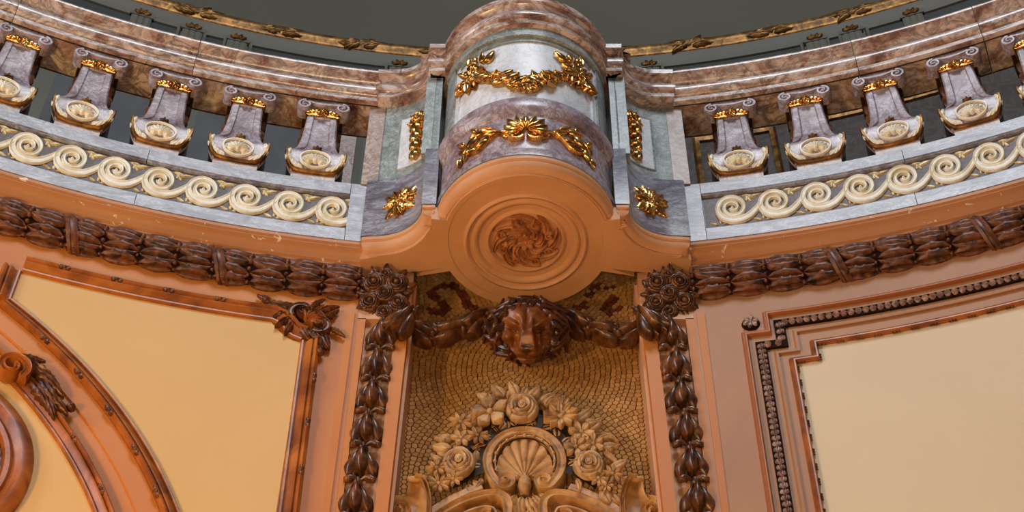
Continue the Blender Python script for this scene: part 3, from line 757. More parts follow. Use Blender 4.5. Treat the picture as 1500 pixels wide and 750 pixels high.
put('drum_plinth', plan_sweep(DA, [(0, 6.15), (0, 6.20), (-.004, 6.206), (-.012, 6.212), (-.012, 6.475), (-.004, 6.48), (.0, 6.487), (.004, 6.50), (.014, 6.515), (.018, 6.53), (.018, 6.585), (.012, 6.60), (-.10, 6.60)]), M_MAUVE, ped)
# die: end piers, concave flanks, inner piers
for sg in (-1, 1):
    mb = MB(); mb.box(min(sg * .835, sg * .752), max(sg * .835, sg * .752), 5.055, 5.32, 6.595, 7.28); put('end_pier', mb, M_PINK, ped, False)
L2 = offset_path(HL, -.028)
fl_pts = L2[2:2 + 17]
def mirror(p): return [(-x, y) for x, y in reversed(p)]
put('flank', plan_sweep([(-.772, 5.30)] + [(-.772, 5.063)] + fl_pts[1:] , [(0, 6.60), (0, 7.27)]), M_GREEN, ped)
put('flank', plan_sweep(mirror([(-.772, 5.30)] + [(-.772, 5.063)] + fl_pts[1:]), [(0, 6.60), (0, 7.27)]), M_GREEN, ped)
for sg in (-1, 1):
    mb = MB(); a, b = sorted((sg * .522, sg * .438)); mb.box(a, b, 4.866, 5.2, 6.598, 7.272); put('inner_pier', mb, M_GREEN, ped, False)
# white inset on each flank with a narrow reveal
FL = Path(fl_pts[1:]); FRt = Path(mirror(fl_pts[1:]))
tot = FL.l[-1]
for fr, lo, hi in ((FL, .055, tot - .03), (FRt, .03, tot - .055)):
    mb = MB(); g = []
    for i in range(15):
        u = lo + (hi - lo) * i / 14; g.append([fr(u, z, .003) for z in (6.70, 6.85, 7.0, 7.14)])
    mb.grid(g); put('white_inset', mb, M_WHITE, ped)
    mb = MB(); ring = [(lo + (hi - lo) * i / 12, 6.70) for i in range(13)] + [(hi, 7.14)] + [(hi - (hi - lo) * i / 12, 7.14) for i in range(1, 13)]
    g = []
    put('inset_frame', trim_sweep(ring, [(0, .0), (0, .006), (.008, .006), (.012, .0)], fr, True, .3), M_GREEN, ped)
# drum die: white panel in a grey-green frame
def drum_band(r, z0, z1, a0, a1, depth=.03, n=40):
    g = []
    for i in range(n + 1):
        a = rad(a0 + (a1 - a0) * i / n)
        g.append([(q * sin(a), DY - q * cos(a), z) for q, z in ((r - depth, z0), (r, z0), (r, z1), (r - depth, z1))])
    mb = MB(); mb.grid(g, cv=True)
    for e in (g[0], g[-1]): mb.add(e, [(0, 1, 2, 3)])
    return mb
put('white_panel', drum_band(.402, 6.59, 7.23, -62, 62, .05), M_WHITE, ped)
put('frame_arch', drum_band(.432, 7.205, 7.28, -74, 74, .06), M_GREEN, ped)
put('frame_fillet', drum_band(.412, 7.175, 7.215, -74, 74, .04), M_GREEN, ped)
for sg in (-1, 1):
    a, b = sorted((sg * 55.5, sg * 60)); put('frame_strip', drum_band(.412, 6.59, 7.19, a, b, .04, 6), M_WHITE, ped)
    a, b = sorted((sg * 60, sg * 78)); put('frame_stile', drum_band(.424, 6.59, 7.23, a, b, .05, 10), M_GREEN, ped)
# cornice over the pedestal
p_corn = [(-.08, 7.27), (.000, 7.27), (.012, 7.274), (.012, 7.304), (-.022, 7.308), (-.022, 7.318), (.002, 7.324), (.018, 7.340), (.024, 7.362), (.020, 7.386), (.006, 7.402), (-.026, 7.408), (-.036, 7.420), (-.034, 7.446), (-.020, 7.468), (.004, 7.482), (.004, 7.488), (.018, 7.490), (.020, 7.524), (.012, 7.53), (-.14, 7.53)]
def shift(p, dx=0): return p
CL_ = [(-.785, 5.30), (-.785, 5.0), (-.705, 5.0)] + arc(-.705, 4.845, .20, .155, 90, 0, 14)[1:] + [(-.502, 4.835), (-.432, 4.835), (-.432, 4.885)]
put('flank_cornice', plan_sweep(CL_, p_corn), M_RAIL, ped)
put('flank_cornice', plan_sweep(mirror(CL_), p_corn), M_RAIL, ped)
put('drum_cornice', plan_sweep([(.446 * sin(rad(a)), DY - .446 * cos(rad(a))) for a in [-86 + 172 * i / 60 for i in range(61)]], p_corn), M_RAIL, ped)
# top slab closes the pedestal
mb = MB(); tp = offset_path(CL_, -.05) ; tp = [(x, y) for x, y in tp] + [(.38 * sin(rad(a)), DY - .38 * cos(rad(a))) for a in range(-70, 71, 10)] + [(-x, y) for x, y in reversed(offset_path(CL_, -.05))]
mb.add([(x, y, 7.528) for x, y in tp], [tuple(range(len(tp)))]); mb.add([(x, y, 7.50) for x, y in tp], [tuple(reversed(range(len(tp))))])
put('top_slab', mb, M_RAIL, ped, False)
# soffit slab and turned disc with rings
fo = offset_path(FULL, -.05)
bd_ = [(-.80, 5.215), (-.53, 5.205), (-.418, 5.158)]
back = [(x, y) for x, y in bd_] + [(.413 * sin(rad(a)), DY - .413 * cos(rad(a))) for a in [-117 - (126 * i / 40) for i in range(41)]][0:] + [(-x, y) for x, y in reversed(bd_)]
outer = [(-.80, 5.10)] + fo[2:-2] + [(.80, 5.10)] + list(reversed(back))
def ang_of(p): return math.atan2(p[1] - DY, p[0])
outer = sorted(outer, key=ang_of)
mb = MB(); g = []
for p in outer:
    a = ang_of(p); c = (.372 * cos(a), DY + .372 * sin(a))
    g.append([(c[0] * .5 + p[0] * .0 + c[0] * .5, c[1], 6.05), ((c[0] + p[0]) / 2, (c[1] + p[1]) / 2, 6.05), (p[0], p[1], 6.05), (p[0], p[1], 6.085), (p[0] * .98, p[1], 6.14)])
mb.grid(g, cu=True); put('soffit_slab', mb, M_SOFF, ped)
lath = [(.41, 6.056), (.366, 6.053), (.300, 6.052), (.296, 6.044), (.286, 6.040), (.276, 6.046), (.272, 6.056), (.262, 6.058), (.256, 6.048), (.244, 6.046), (.232, 6.054), (.226, 6.066), (.196, 6.068), (.190, 6.058), (.180, 6.056), (.174, 6.064), (.168, 6.082), (.0, 6.084)]
g = [[(r * cos(2 * PI * j / 72), DY + .012 + r * sin(2 * PI * j / 72), z) for r, z in lath] for j in range(72)]
mb = MB(); mb.grid(g, cu=True); put('soffit_disc', mb, M_SOFF, ped, ang=50)

# soffit rosette
US = Under(6.080)
ros = thing('soffit_rosette', (0, DY, 6.06), 'carved whirling acanthus rosette under the round pedestal', 'rosette')
M_ROS = carved('rosette_brown', (140, 86, 50), (184, 122, 78), (204, 142, 96), .42, 0, 12)
RC_V = -.05
def whirl_leaf(r0, r1, n, sw, H, lob, tip):
    mb = MB(); g = []
    for i in range(25):
        q = i / 24; row = []
        for j in range(13):
            p = -1 + j / 6
            ser = 1 - .22 * abs(sin(lob * PI * q)) * (abs(p) ** 1.5)
            wd = (PI / n) * 1.12 * (.55 + .45 * sin(PI * min(1, q * .8 + .2))) * ser * (1 if q < .75 else math.sqrt(max(0.02, 1 - ((q - .75) / .25) ** 2)))
            r = r0 + (r1 - r0) * q; ph = sw * q * q + p * wd
            z = H * (.55 + .45 * sin(PI * q)) * (1 - .8 * p * p) - .45 * H * max(0, 1 - abs(p) * 4) + .12 * H * cos(lob * 2 * PI * (q + .25 * abs(p))) * abs(p) + tip * max(0, q - .7)
            row.append((r * cos(ph), r * sin(ph), z))
        g.append(row)
    mb.relief(g, -.006); return mb.mesh('acanthus_leaf', M_ROS, ang=60)
lfR = whirl_leaf(.05, .166, 8, 1.0, .034, 5, .03); lfS = whirl_leaf(.04, .105, 8, .9, .042, 3, .03)
cu = MB(); ribbon(cu, spiral(0, 0, .022, .005, 90, 1.2, 22), [.012 - .005 * i / 22 for i in range(23)], .036, -.01, False); curl_me = cu.mesh('leaf_curl', M_ROS)
for i in range(8):
    a = 2 * PI * i / 8 + .2
    inst('acanthus_leaf', lfR, US, 0, -.012, 0, rot=a, parent=ros)
    inst('acanthus_leaf', lfS, US, 0, -.012, .006, rot=a + .4, parent=ros)
    inst('leaf_curl', curl_me, US, .118 * cos(a + .95), .118 * sin(a + .95) - .012, 0, rot=a, parent=ros)
mb = MB(); mb.dome(0, 0, 0, .05, rz=.03, n=20); link('boss', mb.mesh('boss', M_ROS), US.M(0, -.012, 0), ros)
link('centre_flower', daisy_mesh(M_ROS, .042, 6, .36, 'centre_flower'), US.M(0, -.012, .024), ros)

# ------------------------------------------------------------------ gilt ornaments of the pedestal
gleaf = [leaf_mesh('gilt_leaf', M_GOLD, .085, .022, .022, crease=.6, bend=.012, n=8),
         leaf_mesh('gilt_leaf', M_GOLD, .07, .026, .026, crease=.6, bend=-.014, n=8, lobes=3, cut=.25),
         leaf_mesh('gilt_leaf', M_GOLD, .055, .018, .020, crease=.5, curl=.02, n=7)]
gber = MB(); gber.dome(0, 0, 0, .013, rz=.018, n=10); gberry = gber.mesh('gilt_berry', M_GOLD)
gros = daisy_mesh(M_GOLD, .05, 6, .34, 'gilt_flower')
FD = Drum(.404)
gg = thing('gilt_garland', FD(0, 6.70, 0), 'gilt garland of leaves and flowers hung across the white drum panel', 'garland')
def gz(a): return 6.765 + .235 * (abs(a) / 38) ** 2
for i in range(58):
    a = -38 + 76 * i / 57; u = .404 * rad(a); sl = .47 * a / 38 * 1.1
    dirn = (math.atan(sl) + (PI if a > 0 else 0)) + random.uniform(-.9, .9)
    inst('gilt_leaf', random.choice(gleaf), FD, u + random.uniform(-.008, .008), gz(a) + random.uniform(-.034, .034), random.uniform(.006, .024), rot=dirn, sc=random.uniform(.9, 1.3), parent=gg)
for i in range(16):
    a = -34 + 68 * i / 15; inst('gilt_berry', gberry, FD, .404 * rad(a), gz(a) + random.uniform(-.02, .02), .022, sc=random.uniform(.8, 1.2), parent=gg)
for sg in (-1, 1):
    for (a, z, s_) in ((41, 7.03, 1.0), (44.5, 6.965, .85), (36, 6.99, .8)): inst('gilt_flower', gros, FD, sg * .404 * rad(a), z, .02, rot=random.random(), sc=s_, parent=gg)
    for (a, z, r_) in ((38, 7.08, 70), (33, 7.06, 110), (30, 7.045, 140), (43, 7.09, 90), (47, 7.04, 40), (48, 6.99, -20), (45, 6.95, -80), (36, 6.95, -110), (49, 6.96, -40), (41, 6.94, -95)):
        inst('gilt_leaf', random.choice(gleaf), FD, sg * .404 * rad(a), z, .014, rot=rad(r_) if sg > 0 else PI - rad(r_), sc=1.0, parent=gg)
for r_ in (200, 235, 270, 305, 340): inst('gilt_leaf', gleaf[1], FD, 0, 6.755, .02, rot=rad(r_), sc=1.0, parent=gg)

FP = Drum(.433)
gs = thing('gilt_shell', FP(0, 6.27, 0), 'gilt scallop shell with side scrolls on the lower drum of the pedestal', 'shell ornament')
rib = leaf_mesh('shell_rib', M_GOLD, .12, .020, .030, crease=0, blunt=1.5, n=8, m=7)
for k in range(9):
    a = 90 + (k - 4) * 21; inst('shell_rib', rib, FP, .016 * cos(rad(a)), 6.318 + .03 * sin(rad(a)), .004, rot=rad(a), sc=(1.0 if abs(k - 4) < 3 else .85, 1.0, 1.0), parent=gs)
for sg in (-1, 1):
    mb = MB(); ribbon(mb, [(sg * x, y) for x, y in spiral(.052, -.012, .04, .010, 190, 1.2, 26)], [.020 - .010 * i / 26 for i in range(27)], .024, -.01)
    link('base_scroll', mb.mesh('base_scroll', M_GOLD), FP.M(0, 6.318, 0), gs)
    mb = MB(); pts = [(sg * (.09 + .25 * i / 24), -.03 + .035 * sin(i / 24 * 2.4 * PI) - .02 * i / 24) for i in range(25)]
    m2 = MB(); ribbon(m2, pts, [.020 + .012 * sin(PI * i / 24) for i in range(25)], .022, -.01)
    mb.add([FP(x, 6.345 + y, z) for x, y, z in m2.v], m2.f); put('side_scroll', mb, M_GOLD, gs)
    for (u, z, r_, s_) in ((.13, 6.35, 10, .9), (.16, 6.38, 30, .9), (.20, 6.40, -10, 1.0), (.235, 6.37, -40, 1.1), (.26, 6.33, -30, .9), (.29, 6.31, -60, .8), (.18, 6.31, -15, .8), (.24, 6.41, 60, .7), (.31, 6.36, 50, .8), (.335, 6.28, -70, .7), (.11, 6.31, 200, .7)):
        inst('gilt_leaf', gleaf[0], FP, sg * u, z, .012, rot=rad(r_) if sg > 0 else PI - rad(r_), sc=s_, parent=gs)
bellG = MB()
for (a, L_, z) in ((-90, .085, .018), (-58, .075, .008), (-122, .075, .008)):
    a = rad(a); bellG.relief([[(x * cos(a) - y * sin(a), .045 + x * sin(a) + y * cos(a), h + z) for x, y, h in r_] for r_ in leaf_grid(L_, .026, .024, n=7, m=5, blunt=1.2)], -.01)
bellg = bellG.mesh('gilt_bell', M_GOLD)
for fr, sg in ((FL, -1), (FRt, 1)):
    where = 'arched panel' if sg < 0 else 'stepped panel'
    u = .165 if sg < 0 else tot - .165
    t = thing('gilt_flower_drop', fr(u, 6.74, 0), 'gilt rose over a string of bellflowers on the white flank towards the %s wall' % where.replace(' panel', '-panel'), 'flower drop', 'gilt drops on the pedestal flanks')
    core, pets = rose_parts(M_GOLD, .05, 'gilt_rose')
    Mx = fr.M(u, 7.075, .012); rr = link('gilt_rose', core, Mx, t)
    for pm_ in pets[3:]: link('petal', pm_, Mx, rr)
    for a in (200, 330, 80, 130): inst('gilt_leaf', gleaf[2], fr, u, 7.06, .008, rot=rad(a), sc=1.1, parent=t)
    for k in range(4):
        z = 6.985 - .078 * k; inst('gilt_bell', bellg, fr, u, z, .008, sc=1.0 - .06 * k, parent=t); inst('gilt_berry', gberry, fr, u, z + .045, .012, parent=t)
PLF = Path(HL[2:19]); PRF = Path(mirror(HL[2:19])); tp_ = PLF.l[-1]
for fr, sg in ((PLF, -1), (PRF, 1)):
    u = .132 if sg < 0 else tp_ - .132
    where = 'arched-panel' if sg < 0 else 'stepped-panel'
    t = thing('gilt_acanthus', fr(u, 6.26, 0), 'gilt acanthus leaf square on the curved plinth flank towards the %s wall' % where, 'leaf ornament', 'gilt acanthus squares')
    big = leaf_mesh('gilt_leaf', M_GOLD, .12, .034, .028, lobes=4, crease=.6, cut=.35, n=14, bend=.012)
    for a, s_ in ((45, 1.0), (135, 1.0), (225, 1.0), (315, 1.0), (0, .78), (90, .78), (180, .78), (270, .78), (20, .85), (70, .85), (110, .85), (250, .85)):
        inst('gilt_leaf', big, fr, u, 6.365, .004 + .006 * (s_ < 1), rot=rad(a), sc=(s_ * 1.08, s_ * 1.1, 1), parent=t)
    inst('gilt_flower', gros, fr, u + .015 * sg, 6.375, .02, sc=.75, parent=t)
    m = tag(inst('sunk_bed', None, fr, u, 6.365, 0, parent=t), None) if False else None

# ================================================================== NICHE: pilasters, mosaic, swags, lion
BELLP = []
def bell_meshes(mat):
    mb = MB()
    mb.relief([[(y, .088 - x, z + .014) for x, y, z in r_] for r_ in leaf_grid(.165, .031, .048, crease=.0, n=12, m=9, blunt=1.6, curl=.006)], -.03)
    mb.dome(0, .085, .0, .024, rz=.036, n=12); mb.tube([(0, .085, .015), (0, .122, .012)], [.013, .010], 8)
    core = mb.mesh('bell_flower', mat, ang=60); pets = []
    for sg, off, a, L_, wd, h in ((1, .010, 21, .172, .032, .040), (-1, .010, 21, .172, .032, .040), (1, .014, 9, .182, .016, .020), (-1, .014, 9, .182, .016, .020)):
        m2 = MB(); a = rad(-90 + sg * a)
        m2.relief([[(sg * off + x * cos(a) - y * sin(a), .078 + x * sin(a) + y * cos(a), z) for x, y, z in r_] for r_ in leaf_grid(L_, wd, h, crease=.0, n=10, m=7, blunt=1.6, bend=-.016 * sg, curl=.0)], -.03)
        pets.append(m2.mesh('petal', mat, ang=60))
    bow = []
    for sg in (-1, 1):
        m2 = MB(); m2.tube([(sg * .006, 0, .008), (sg * .025, .012, .014), (sg * .045, .008, .016), (sg * .062, -.004, .014), (sg * .066, -.016, .010)], [.008, .013, .019, .018, .008], 10)
        m2.dome(sg * .052, -.002, .010, .022, .017, .024, n=10)
        bow.append(m2.mesh('bow_leaf', mat))
    return core, pets, bow
BCORE, BPET, BBOW = bell_meshes(M_BROWN)
def bell(fr, u, v, w_, rot, sc, parent, bows=True):
    M_ = fr.M(u, v, w_, rot, sc); b = link('bell_flower', BCORE, M_, parent)
    for p in BPET: link('petal', p, M_, b)
    if bows:
        M2 = M_ @ Matrix.Translation((0, -.118, .004)) @ Matrix.Scale(.92, 4)
        for q in BBOW: link('bow_leaf', q, M2, b)
    return b
FPi = Plane(PY)
ROSEB = rose_parts(M_BROWN, .048)
vine = leaf_mesh('bouquet_leaf', M_BROWN, .075, .026, .024, lobes=3, crease=.5, n=10, cut=.25)
for sg in (-1, 1):
    where = 'arched-panel' if sg < 0 else 'stepped-panel'
    dx = 0 if sg < 0 else .012
    t = thing('pilaster', (sg * .68, PY, -1.6), 'tan painted pilaster with a sunk channel, beside the mosaic towards the %s wall' % where, 'pilaster', 'pilasters of the mosaic niche')
    def xx(z, a, b): return sg * (a + (b - a) * (6.0 - z) / 1.5)
    mb = MB(); zs = [6.06, 5.78, 5.2, 4.4, 3.5]
    def slab(x0a, x0b, x1a, x1b, y0, z_top, z_bot=2.6, y1=MY + .1):
        """tapering slab between two edges, a = at z 6, b = at z 4.5"""
        m = MB(); g = []
        for z in (z_top, (z_top + z_bot) / 2, z_bot):
            e0, e1 = xx(z, x0a, x0b), xx(z, x1a, x1b); g.append([(e0, y1, z), (e0, y0, z), (e1, y0, z), (e1, y1, z)])
        m.grid(g, cv=True); m.add(g[0], [(0, 1, 2, 3)]); m.add(g[-1], [(0, 1, 2, 3)]); return m
    put('head_block', slab(.545, .546, .800, .801, PY, 6.07, 5.735), M_SOFF, t, False)
    put('inner_fillet', slab(.545, .575, .607, .632, PY, 5.74), M_WALL, t, False)
    put('outer_fillet', slab(.752, .768, .800, .812, PY, 5.74), M_WALL, t, False)
    put('channel_bed', slab(.600, .62, .76, .775, PY + .03, 5.74), M_SOFF, t, False)
    put('side_strip', slab(.806, .815, .845, .845, PY - .012, 5.765, 2.6, 5.3), M_WALL, t, False)
    put('reveal_strip', slab(.532, .562, .550, .580, PY + .06, 6.05), M_SOFF, t, False)
    # drop of bellflowers
    d = thing('bellflower_drop', (sg * .68, PY - .03, 4.4), 'dark brown carved string of bellflowers in the pilaster channel towards the %s wall' % where, 'flower drop', 'bellflower drops on the pilasters')
    z = 5.635; 
    for k in range(7):
        x = sg * (.672 + dx * .6 + (5.64 - z) * .040); bell(FPi, x, z, -.012, 0, (1.0, .90, 1.1), d); z -= .2035
    # bouquet
    q = thing('rose_bouquet', (sg * .67, PY, 5.74), 'dark brown carved rose bouquet heading the pilaster towards the %s wall' % where, 'bouquet', 'rose bouquets over the pilasters')
    FB = Tilt((sg * .672 + dx, PY - .02, 5.87), rad(20))
    for i, (u, v, s_) in enumerate(((-.055, .07, 1.15), (.055, .065, 1.15), (0, .005, .95), (-.07, -.035, 1.1), (.065, -.04, 1.0), (0, -.09, .85), (.0, .115, .7))):
        M_ = FB.M(u * -sg, v, .012 + .012 * (i == 2), random.uniform(0, 6), s_); rr = link('rose', ROSEB[0], M_, q)
        for p in ROSEB[1]: link('petal', p, M_, rr)
    for i in range(18):
        a = 2 * PI * i / 18; inst('bouquet_leaf', vine, FB, .085 * cos(a), .012 + .10 * sin(a), .002, rot=a + random.uniform(-.5, .5), sc=random.uniform(.7, 1.0), parent=q)
    mb = MB(); mb.dome(0, 0, 0, .115, .125, .03, n=20, k=4); link('bed', mb.mesh('bed', M_BROWN), FB.M(0, .01, -.02), q)
    # festoon from bouquet to lion
    s = thing('bellflower_swag', (sg * .4, MY, 5.66), 'dark brown carved swag of bellflowers between lion head and %s pilaster' % where, 'garland', 'bellflower swags beside the lion')
    FS = Plane(5.29)
    bell(Plane(5.155), sg * .575, 5.665, .0, rad(38) * sg, (.95, .95, 1.1), s, False)
    for (x, z_, r_, sc_) in ((.500, 5.735, 68, .86), (.370, 5.735, -84, .86), (.245, 5.80, -52, .9)):
        bell(FS, sg * x, z_, .0, rad(r_) * -sg, (sc_, sc_, 1.2), s, False)
    for (x, z_) in ((.435, 5.73), (.44, 5.705), (.43, 5.755), (.31, 5.765), (.555, 5.775), (.425, 5.72)):
        b_ = MB(); b_.dome(0, 0, 0, .02, rz=.04, n=10); inst('berry', b_.mesh('berry', M_BROWN), FS, sg * x, z_, .01, parent=s)
    cord = MB(); cord.tube([(sg * x, 5.30 + .05, z_) for x, z_ in ((.66, 5.86), (.6, 5.82), (.5, 5.735), (.43, 5.72), (.36, 5.735), (.25, 5.81), (.15, 5.86))], .012, 8); put('cord', cord, M_BROWN, s)
    mb = MB(); g = []
    for (x, z_, wd) in ((.14, 5.88, .03), (.19, 5.875, .035), (.23, 5.86, .028)): g.append([(sg * x, 5.27, z_ + wd), (sg * x, 5.25, z_), (sg * x, 5.27, z_ - wd), (sg * x, 5.34, z_)])
    mb.grid(g, cv=True); put('bow', mb, M_BROWN, s)

# ---- mosaic of small tiles on the niche wall
def mosaic():
    def edge(z): return .60 + (6.0 - z) * .012
    c1, c2 = (0.0, 4.90), (0.0, 5.62); st = .0245
    pts = []
    z = 4.32
    while z < 6.45:
        for sg in (-1, 1):
            for k in range(4): pts.append((sg * (edge(z) - .011 - .0225 * k) + random.uniform(-.002, .002), z + random.uniform(-.003, .003) + (.013 if k % 2 else 0)))
        z += .027
    def inside(x, z): return abs(x) < edge(z) - .094 and 4.32 < z < 6.45
    for c, other, sx in ((c1, c2, 1.0), (c2, c1, 1.0)):
        for k in range(1, 80):
            r = k * st; n = max(5, int(2 * PI * r / .0235)); o = random.random() * 6
            for i in range(n):
                a = o + 2 * PI * i / n; x = c[0] + r * cos(a); z = c[1] + r * 1.12 * sin(a)
                if not inside(x, z): continue
                d1 = math.hypot(x - c[0], (z - c[1]) / 1.12); d2 = math.hypot(x - other[0], (z - other[1]) / 1.12)
                if (c is c1 and d1 > d2 + .08) or (c is c2 and d1 > d2 - .08 - .0001): continue
                pts.append((x + random.uniform(-.0032, .0032), z + random.uniform(-.0032, .0032)))
    cell = {}; out = []
    for p in pts:
        key = (int(p[0] / .024 + 100), int(p[1] / .024))
        if any(math.dist(p, q) < .0135 for dx in (-1, 0, 1) for dz in (-1, 0, 1) for q in cell.get((key[0] + dx, key[1] + dz), ())): continue
        cell.setdefault(key, []).append(p); out.append(p)
    SL = [(-0.466, 6.039), (-0.405, 6.014), (-0.39, 6.064), (-0.442, 6.115), (-0.472, 6.177), (-0.43, 6.224), (-0.361, 6.219), (-0.307, 6.156), (-0.295, 6.074), (-0.237, 6.039)]
    def dseg(p, a, b):
        vx, vy = b[0] - a[0], b[1] - a[1]; k = max(0, min(1, ((p[0] - a[0]) * vx + (p[1] - a[1]) * vy) / (vx * vx + vy * vy)))
        return math.hypot(p[0] - a[0] - k * vx, p[1] - a[1] - k * vy)
    tiles = []
    for p in out:
        key = (int(p[0] / .024 + 100), int(p[1] / .024)); poly = [(p[0] - .03, p[1] - .034), (p[0] + .03, p[1] - .034), (p[0] + .03, p[1] + .034), (p[0] - .03, p[1] + .034)]
        for dx in range(-3, 4):
            for dz in range(-3, 4):
                for q in cell.get((key[0] + dx, key[1] + dz), ()):
                    if q is p: continue
                    mx, mz = (p[0] + q[0]) / 2, (p[1] + q[1]) / 2; nx, nz = q[0] - p[0], q[1] - p[1]; l = math.hypot(nx, nz); nx /= l; nz /= l
                    off = .0019; new = []
                    for i in range(len(poly)):
                        a, b = poly[i - 1], poly[i]; da = (a[0] - mx) * nx + (a[1] - mz) * nz + off; db = (b[0] - mx) * nx + (b[1] - mz) * nz + off
                        if (da < 0) != (db < 0):
                            k = da / (da - db); new.append((a[0] + (b[0] - a[0]) * k, a[1] + (b[1] - a[1]) * k))
                        if db < 0: new.append(b)
                    poly = new
                    if len(poly) < 3: break
                if len(poly) < 3: break
            if len(poly) < 3: break
        if len(poly) < 3: continue
        mot = min(min(dseg(p, SL[i], SL[i + 1]) for i in range(9)), min(dseg((-p[0], p[1]), SL[i], SL[i + 1]) for i in range(9)) if random.random() < .75 else 9) < .020
        tiles.append((p, poly, mot))
    return tiles
tiles = mosaic()
mos = thing('mosaic', (0, MY, 4.3), 'olive-brown tile mosaic in the niche with a rust serpent scroll near each upper corner', 'mosaic')
vis = [t for t in tiles if 4.75 < t[0][1] < 6.02 and math.hypot(t[0][0], (t[0][1] - 4.9) / 1.1) > .42 and math.hypot(t[0][0], t[0][1] - 5.72) > .22]
vis.sort(key=lambda t: t[0][1]); chosen = set(id(t) for t in (vis[::max(1, len(vis) // 300)])[:300])
def tile_geo(t, mb, tones, cx=0, cz=0, y=MY):
    p, poly, mot = t; k = len(poly); dy = random.uniform(0, .0018)
    v = [(a - cx, y + .006, b - cz) for a, b in poly] + [(a - cx, y - .003 - dy, b - cz) for a, b in poly]
    inn = [(p[0] + (a - p[0]) * .93 - cx, y - .006 - dy, p[1] + (b - p[1]) * .93 - cz) for a, b in poly]
    f = [(i, (i + 1) % k, k + (i + 1) % k, k + i) for i in range(k)] + [(k + i, k + (i + 1) % k, 2 * k + (i + 1) % k, 2 * k + i) for i in range(k)] + [tuple(range(2 * k, 3 * k))]
    mb.add(v + inn, f); tones += [random.random()] * (3 * k)
def tile_obj(name, ts, mat, single):
    mb = MB(); tones = []; c = ts[0][0] if single else (0, 4.3)
    for t in ts: tile_geo(t, mb, tones, c[0], c[1], 0)
    me = bpy.data.meshes.new(name); me.from_pydata(mb.v, [], mb.f); me.materials.append(mat)
    at = me.attributes.new('tone', 'FLOAT', 'POINT'); at.data.foreach_set('value', tones)
    return link(name, me, Matrix.Translation((c[0], MY, c[1])), mos)
for t in tiles:
    if id(t) in chosen: tile_obj('mosaic_tile', [t], M_TILE2 if t[2] else M_TILE, True)
tag(tile_obj('small_tiles', [t for t in tiles if id(t) not in chosen and not t[2]], M_TILE, False), kind='stuff')
tag(tile_obj('serpent_tiles', [t for t in tiles if id(t) not in chosen and t[2]], M_TILE2, False), 'rust brown serpent-shaped scroll of tiles', kind='stuff')

# ---- lion mask
FLn = Tilt((.006, 5.235, 5.70), rad(46))
lion = thing('lion_head', FLn(0, -.19, 0), 'glossy brown carved lion head with curling mane between the swags', 'lion mask')
def gs2(x, cx, sx, y, cy, sy): return math.exp(-((x - cx) / sx) ** 2 - ((y - cy) / sy) ** 2)
def sst(a, b, t):
    t = max(0, min(1, (t - a) / (b - a))); return t * t * (3 - 2 * t)
def lionh(x, y):
    ax = abs(x)
    q = 1 - (ax / 1.02) ** 2.4 * .95 - (abs(y) / 1.26) ** 2.6 * .95
    h = .52 * max(0, q) ** .5
    # broad flat nose bridge widening to the nose, standing well proud of the cheeks
    wd = .17 + .09 * sst(.2, -.6, y)
    br = (1 - sst(wd, wd + .15, ax)) * sst(.80, -.15, y) * sst(-.80, -.66, y)
    h += .56 * br
    # muzzle: two round pads, lower lip and chin
    h += .50 * gs2(ax, .22, .26, y, -.80, .19)
    h += .46 * gs2(x, 0, .30, y, -1.10, .13)
    h -= .30 * math.exp(-((y + .985 - .22 * ax * ax) / .040) ** 2) * (1 - sst(.38, .55, ax))
    h -= .14 * math.exp(-(x / .035) ** 2) * math.exp(-((y + .84) / .10) ** 2)
    # heavy slanting brows over small deep eyes
    h += .40 * math.exp(-((y - (.24 + .55 * (ax - .3))) / .11) ** 2) * math.exp(-((ax - .44) / .24) ** 2)
    h -= .30 * math.exp(-((y - (.02 + .42 * (ax - .3))) / .085) ** 2) * math.exp(-((ax - .48) / .17) ** 2)
    h += .10 * math.exp(-((y - (.01 + .38 * (ax - .3))) / .045) ** 2) * math.exp(-((ax - .49) / .09) ** 2)
    h += .20 * gs2(ax, .26, .22, y, .66, .28) - .08 * gs2(x, 0, .07, y, .55, .35)
    h += .26 * gs2(ax, .74, .20, y, -.20, .22)
    h -= .20 * gs2(ax, .46, .10, y, -.40, .26)
    return h
SC, SY, VO = .126, .118, -.016
def lz(x, y): return lionh(x, y) * SC * .95 + .035
mb = MB(); g = []
for i in range(91):
    y = -1.24 + 2.44 * i / 90; row = []
    lim = math.sqrt(max(.02, 1 - (y / 1.28) ** 2)) * (.58 + .42 * sst(-1.0, -.05, y))
    for j in range(81):
        x = (-1 + 2 * j / 80) * lim; row.append((x * SC, y * SY + VO, lz(x, y)))
    g.append(row)
mb.relief(g, -.06); link('face', mb.mesh('face', M_LION, ang=80), FLn.M(0, 0, .0), lion)
for sg in (-1, 1):
    e = MB(); e.dome(0, 0, 0, .013, .009, .010, n=12); x_, y_ = sg * .46, .06
    link('eye', e.mesh('eye', M_BROWN), FLn.M(x_ * SC, y_ * SY + VO, lz(x_, y_) - .005, rot=sg * .35), lion)
nz = MB(); nz.dome(0, 0, 0, .038, .018, .016, n=16)
link('nose', nz.mesh('nose', M_BROWN), FLn.M(0, -.63 * SY + VO, lz(0, -.60) - .002), lion)
mb = MB(); mb.dome(0, 0, 0, .175, .140, .085, n=28, k=6)
mb.tube([(0, 0, -.22), (0, 0, -.1), (0, 0, .0)], [.09, .105, .115], 16)
link('mane_base', mb.mesh('mane_base', M_MANE), FLn.M(0, .0, -.045), lion)
locks = []
